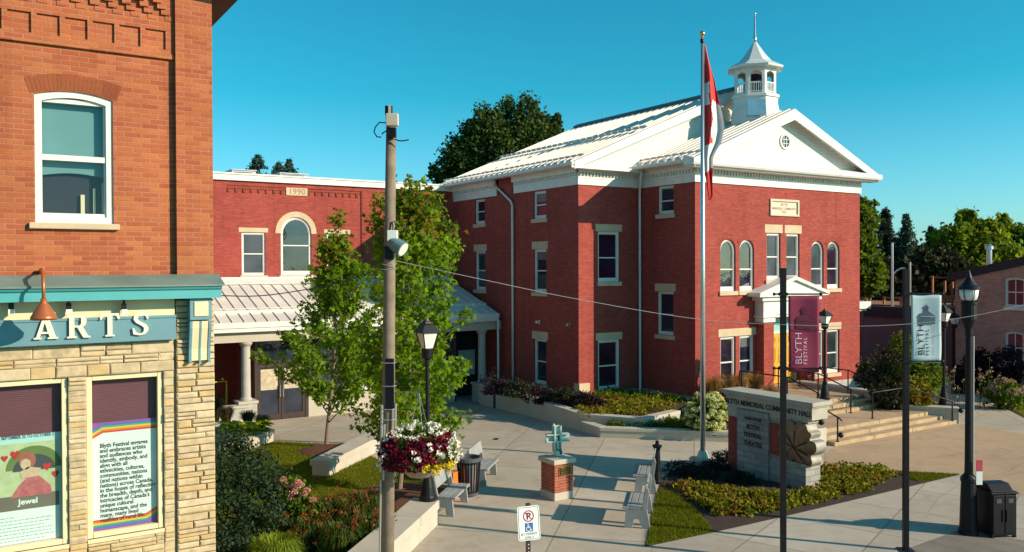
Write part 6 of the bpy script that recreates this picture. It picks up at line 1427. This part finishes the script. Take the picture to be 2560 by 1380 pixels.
heads(HY, 'flower_heads', M['pinkflower'], [tuple(PD(x, y, 17.25+.1*(i % 3))) for i, (x, y) in enumerate(((708,1200),(716,1216),(703,1212),(744,1207),(730,1218),(742,1220),(752,1214),(768,1228),(760,1236),(735,1234),(722,1236),(728,1247),(782,1252)))], .075, 90, rng, .035)
def clumpgrass(name, label, c, n, h, spread, w, mat, seed, cat='ornamental grass', arch=.8, group=None, parent=None, part='blades'):
    rr = random.Random(seed); t = thing(name, label, cat, c, group) if parent is None else parent; m = MB()
    for i in range(n):
        a = rr.uniform(0, 6.283); r0 = spread*.25*math.sqrt(rr.random()); L = h*rr.uniform(.65, 1.1); o = spread*rr.uniform(.25, 1)*arch
        d = Vector((math.cos(a), math.sin(a), 0)); s = Vector((-d.y, d.x, 0))*w/2; p0 = Vector(c)+d*r0
        q = [p0, p0+d*o*.28+Vector((0, 0, L*.62)), p0+d*o*.68+Vector((0, 0, L*.92)), p0+d*o*1.05+Vector((0, 0, L*(.95-.45*arch*rr.random())))]
        m.add([q[0]-s, q[0]+s, q[1]-s, q[1]+s, q[2]-s*.7, q[2]+s*.7, q[3]], [(0, 1, 3, 2), (2, 3, 5, 4), (4, 5, 6)])
    m.build(part, mat, t); return t
c = GP(690, 1440, -.5); clumpgrass('fountain_grass', 'bright lime arching grass clump at the bottom edge of the picture', tuple(c), 1500, .72, .62, .016, M['limegrass'], 71)
c = GP(640, 1475, -.5); clumpgrass('fountain_grass', 'smaller lime grass clump left of the bright arching one', tuple(c), 900, .60, .5, .016, M['limegrass'], 72)
rl = random.Random(77)
for i, (x, y, lb) in enumerate(((800,1330,'rust red daylily clump next to the dark shrub'),(870,1330,'rust red daylily clump in the middle of the lily row'),(770,1385,'daylily clump behind the lime grass'),(850,1400,'nearest daylily clump at the bottom of the picture'),(925,1380,'daylily clump beside the base of the utility pole'),(915,1310,'daylily clump nearest the low stone wall'),(730,1320,'daylily clump between the pink hydrangea and the lime grass'))):
    c = GP(x, y, -.5); t = clumpgrass('daylily', lb, tuple(c), 620, .70, .55, .026, M['lilyleaf'], 80+i, 'daylily', group='rust red daylilies by the lawn')
    P = [(c.x+rl.gauss(0, .3), c.y+rl.gauss(0, .3), c.z+rl.uniform(.55, .86)) for k in range(24)]; rng = RNG(90+i)
    one('flower_stems', M['lilyleaf'], lambda m: [m.tube([(c.x+(p[0]-c.x)*.4, c.y+(p[1]-c.y)*.4, c.z), p], .004, 4) for p in P], t)
    Q = np.repeat(np.array(P), 7, 0)+rng.normal(size=(len(P)*7, 3))*.03; leaves('flowers', M['lily'], Q, .06, rng, t, .3, .5)
# hostas and dark grasses in the left planter
for i, (x, y, lb) in enumerate(((575,1075,'yellow green hosta nearest the dark shrub'),(612,1080,'yellow green hosta in the middle of the planter'),(645,1072,'yellow green hosta at the right of the planter'))):
    c = GP(x, y+12, -.40); t = thing('hosta', lb, 'hosta', tuple(c), 'hostas in the left stone planter'); m = MB(); rr = random.Random(i)
    for k in range(46):
        a = rr.uniform(0, 6.283); l = rr.uniform(.26, .5); e = rr.uniform(.15, 1.1); d = Vector((math.cos(a), math.sin(a), 0)); s = Vector((-d.y, d.x, 0))*l*.42; p0 = c+Vector((0, 0, .08))+d*.1*rr.random()
        p1 = p0+d*l*.45+Vector((0, 0, e*.36)); p2 = p0+d*l*1.15+Vector((0, 0, e*.30-.03))
        m.add([p0, p1+s, p2, p1-s, p1-Vector((0, 0, .025))], [(0, 1, 4), (1, 2, 4), (2, 3, 4), (3, 0, 4)])
    m.build('leaves', M['hosta'], t, smooth=False)
for i, (x, y, h, mt, lb) in enumerate(((565,1060,.8,'tangrass','dusky grass clump by the rubble stone wall'),(540,1040,.9,'bushdark','tall dark grass clump against the stone pier'),(620,1052,.55,'bushdark','dark grass clump behind the hostas'),(655,1060,.5,'lilyleaf','dark green clump at the right end of the hosta planter'))):
    c = GP(x, y+14, -.42); clumpgrass('planter_grass', lb, tuple(c), 420, h, .42, .02, M[mt], 100+i, group='grasses in the left stone planter')
# hanging basket
hc = PD(1050, 1130, 13.3); HBK = thing('flower_basket', 'hanging basket of white, crimson and yellow flowers in front of the utility pole', 'flower basket', tuple(hc), )
one('bowl', plain('tan coir bowl', (.42, .30, .2), .9, var=.2, scale=12), lambda m: m.lathe([(.03, -.41), (.18, -.38), (.28, -.29), (.335, -.16), (.335, -.09)], hc, 24), HBK, smooth=True)
hk = PD(1048, 985, 13.3)
one('chains', M['grey'], lambda m: [m.tube([hc+Vector((.32*math.cos(a), .32*math.sin(a), -.1)), hk], .0045, 5) for a in (.3, 2.4, 4.5)]+[m.tube([PD(985, 984, 13.8), PD(1020, 978, 13.5), hk], .010, 6)], HBK)
def dome(n, rng, cond=None, r=(.72, .6, .5)):
    out = []
    while len(out) < n:
        d = rng.normal(size=3); d /= np.linalg.norm(d)
        if d[2] < -.55: continue
        p = d*np.array(r)*rng.uniform(.86, 1.05)*.885; s = p@np.array(rh)/.885; 
        if cond is None or cond(s, p[2]/.885): out.append(np.array(hc)+p)
    return np.array(out)
rng = RNG(111)
leaves('foliage', M['bedgreen'], dome(2600, rng, None, (.66, .56, .46)), .07, rng, HBK, .3, .6)
leaves('crimson_flowers', M['redflower'], dome(3000, rng, lambda s, z: abs(s+.1) < .64 and z < .34 and not (s > .1 and z < -.1) and math.sin(s*11+z*5)+math.sin(z*13-s*4) > -1.3 and z > -.24), .062, rng, HBK, .2, .9)
def disks(C, r, rng):
    out = []
    for c in C:
        for k in range(5): a = k*1.2566; out.append(c+np.array([math.cos(a)*r*.5, rng.normal()*.004, math.sin(a)*r*.5]))
    return np.array(out)
W1 = dome(185, rng, lambda s, z: (-.05 < s < .6 and -.1 < z < .25 and rng.uniform() < .6) or z > .33 or (s < -.5 and z > -.2) or (s > .55 and z > -.25), (.76, .64, .53))
leaves('white_flowers', M['whiteflower'], disks(W1, .055, rng), .05, rng, HBK, .2, .9, out=np.array(-fh)[None, :])
Y1 = dome(70, rng, lambda s, z: s > .12 and s < .62 and z < -.12, (.76, .64, .56)); leaves('yellow_flowers', M['yellowflower'], disks(Y1, .045, rng), .042, rng, HBK, .2, .9, out=np.array(-fh)[None, :])
# sign bed ground cover
def clumps(P, n, rng, rad, hgt, z0, avoid=None):
    rr = random.Random(int(rng.integers(1e6))); out = []
    for (x, y) in scatter(P, n, rr):
        if avoid and avoid(x, y): continue
        k = 26; D = rng.normal(size=(k, 3)); D /= np.linalg.norm(D, axis=1)[:, None]; s = rr.uniform(.7, 1.25); out.append(np.array([x, y, z0+hgt*.35])+D*np.array([rad, rad, hgt])*s*rng.uniform(.5, 1, (k, 1)))
    P_ = np.concatenate(out); P_[:, 2] = np.maximum(P_[:, 2], z0+.02); return P_
GCP = [GG(*p) for p in [(1668,1215),(1720,1212),(1850,1235),(1990,1245),(2060,1195),(2062,1170),(2200,1176),(2235,1192),(2170,1225),(2050,1255),(1960,1275),(1880,1290),(1800,1292),(1745,1258)]]
rng = RNG(121); av = lambda x, y: X0-.15 < x < X0+.75 and 13.6 < y < 16.6
o = leaves('ground_cover', M['bedleaf'], clumps(GCP, 470, rng, .19, .16, -.49, av), .095, rng, None, .7, .75); tag(o, 'golden green leafy ground cover around the foot of the monument sign', 'ground cover', kind='stuff')
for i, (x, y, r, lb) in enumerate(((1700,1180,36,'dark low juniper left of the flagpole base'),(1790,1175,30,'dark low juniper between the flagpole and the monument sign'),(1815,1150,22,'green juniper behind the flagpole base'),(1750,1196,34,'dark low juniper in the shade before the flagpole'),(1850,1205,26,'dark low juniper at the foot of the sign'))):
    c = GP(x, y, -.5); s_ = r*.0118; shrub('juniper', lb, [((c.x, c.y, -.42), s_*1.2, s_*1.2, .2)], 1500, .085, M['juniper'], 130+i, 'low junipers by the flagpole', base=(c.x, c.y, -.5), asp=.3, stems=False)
# planting in front of the hall
UB = [GP(1440, 1030, -.02), GP(1460, 1044, -.02), GP(1600, 1038, -.02), GP(1680, 1026, -.02), GP(1690, 1010, -.02), GP(1600, 1000, -.02), GP(1500, 995, -.02)]
rng = RNG(141); P_ = clumps(UB, 210, rng, .2, .20, -.02); o = leaves('perennial_bed', M['bedleaf'], P_, .10, rng, None, .7, .6); tag(o, 'golden brown perennials in the upper stone planter before the hall', 'perennials', kind='stuff')
UB2 = [GP(1450, 1000, -.02), GP(1600, 1000, -.02), GP(1720, 1010, -.02), GP(1700, 1000, -.02), GP(1590, 985, -.02), GP(1480, 985, -.02)]
o = leaves('perennial_bed', M['bedgreen'], clumps(UB2, 120, rng, .22, .24, -.02), .10, rng, None, .7, .6); tag(o, 'green perennials close to the hall wall in the upper planter', 'perennials', kind='stuff')
LBP = [GP(1505, 1062, -.27), GP(1530, 1072, -.27), GP(1640, 1074, -.27), GP(1720, 1078, -.27), GP(1715, 1055, -.27), GP(1620, 1052, -.27), GP(1530, 1052, -.27)]
o = leaves('low_planting', M['bedgreen'], clumps(LBP, 120, rng, .16, .2, -.27), .10, rng, None, .7, .6); tag(o, 'low green planting in the lower front planter', 'perennials', kind='stuff')
for i, (x, y, h, lb) in enumerate(((1235,965,.9,'dark shrub at the porch end of the shaded planter'),(1290,972,.8,'dark shrub in the shaded planter by the ground floor window'),(1345,985,.65,'dark shrub below the ground floor window'),(1395,988,.7,'dusky shrub in the shaded planter near the hall corner'),(1430,995,.75,'dusky sunlit shrub at the hall corner'),(1475,1000,.55,'purple brown shrub in front of the cornerstone'))):
    c = GP(x, y+22, -.02); r_ = .55 if i < 4 else .42; shrub('dark_shrub', lb, [((c.x, c.y, h*.42), r_, r_, h*.5), ((c.x+.3, c.y-.25, h*.3), r_*.7, r_*.7, h*.4)], 1500, .09, M['plumleaf' if i in (0, 2, 5) else 'bushdark'], 150+i, 'shrubs in the planter along the hall', base=(c.x, c.y, -.02))
WH = thing('hydrangea', 'white flowering hydrangea behind the flagpole', 'shrub', tuple(GP(1768, 1075, -.27))); c0 = PD(1768, 1035, 27.6)
rng = RNG(160); P, D = blobpts([(tuple(c0+Vector((0, 0, -.05))), .62, .62, .62)], 1900, rng, .5); leaves('foliage', M['bedgreen'], P, .12, rng, WH, .3, .7)
C_ = []
for k in range(84):
    d = rng.normal(size=3); d /= np.linalg.norm(d)
    if d[2] > -.75: C_.append(tuple(np.array(c0)+d*np.array([.68, .68, .66])*rng.uniform(.85, 1.05)))
heads(WH, 'flower_heads', M['creamflower'], C_, .125, 110, rng, .055)
for i, (x, lb) in enumerate(((1785,'tan grass clump at the left corner of the sunlit front'),(1818,'tan grass clump below the left lower window'),(1852,'tan grass clump between the two lower windows'),(1885,'tan grass clump beside the brick portico pier'),(1925,'tan grass clump in front of the yellow doors'))):
    c = PY(x, 965, YF-.75 if i < 4 else YF-2.6); clumpgrass('tall_grass', lb, (c.x, c.y, -.1), 420, 1.1 if i < 4 else .9, .6, .013, M['tangrass'], 170+i, group='tan ornamental grasses before the hall front', arch=.8)
# right hand planting
for i, (x, y, r, t_, mt, n_, lb) in enumerate(((2190,945,42,33,'bushdark',2200,'dusky bush at the right corner of the hall'),(2235,925,48,34,'bushdark',2600,'tall dusky bush behind the upper stair wall'),(2290,925,46,32.5,'midtree',2600,'leafy green bush under the pale blue banner'),(2262,870,36,34.5,'midtree',1800,'green sapling bush left of the pale blue banner'),(2325,940,34,32.5,'midtree',1700,'light green bush beside the black lamp post'),(2215,985,34,31,'bushdark',1500,'low dusky planting behind the pale stair wall'),(2290,985,40,31,'bedleaf',1800,'low olive planting behind the low stone wall'),(2470,930,40,37,'plumleaf',1800,'dark bush against the buff brick house'),(2520,915,40,36,'plumleaf',1800,'dark bush below the lower house window'),(2440,900,26,37,'plumleaf',1200,'dark bush behind the tall street lamp'))):
    b = pxblob(x, y, r, t_, 1.05); b2 = pxblob(x+r*.5, y+r*.35, r*.7, t_, 1); shrub('garden_bush', lb, [b, b2], n_, .14, M[mt], 180+i, 'bushes on the right of the hall', base=(b[0][0], b[0][1], -.5))
HR = thing('hydrangea', 'dusty pink hydrangea at the right edge by the path', 'shrub', tuple(GP(2515, 1012, -.5))); c0 = PD(2515, 985, 33.2); rng = RNG(200)
P, D = blobpts([(tuple(c0), .68, .68, .55)], 1500, rng, .5); leaves('foliage', M['bedgreen'], P[P[:, 2] > -.5], .13, rng, HR, .3, .7)
C_ = [tuple(np.array(c0)+np.array([d[0], d[1], abs(d[2])*.8])*.68) for d in (lambda A: A/np.linalg.norm(A, axis=1)[:, None])(rng.normal(size=(46, 3)))]; heads(HR, 'flower_heads', M['dustypink'], C_, .11, 60, rng, .05)
rf = random.Random(9)
for (x, y, lb) in ((2350,960,'small white flowers beside the lamp on the low wall'), (2440,938,'small white flowers before the dark bush by the tall street lamp')):
    c = PD(x, y, 33.5); t = thing('flower_clump', lb, 'flowers', (c.x, c.y, -.5), 'pale flower clumps on the right'); rng = RNG(x)
    P = np.array(c)+rng.normal(size=(26, 3))*np.array([.5, .5, .3]); P[:, 2] = np.maximum(P[:, 2], -.1); leaves('flowers', M['dustypink'], np.repeat(P, 8, 0)+rng.normal(size=(208, 3))*.04, .06, rng, t, .3, .8)
    one('stems', M['lilyleaf'], lambda m: [m.tube([(p[0], p[1], -.5), tuple(p)], .006, 4) for p in P], t)
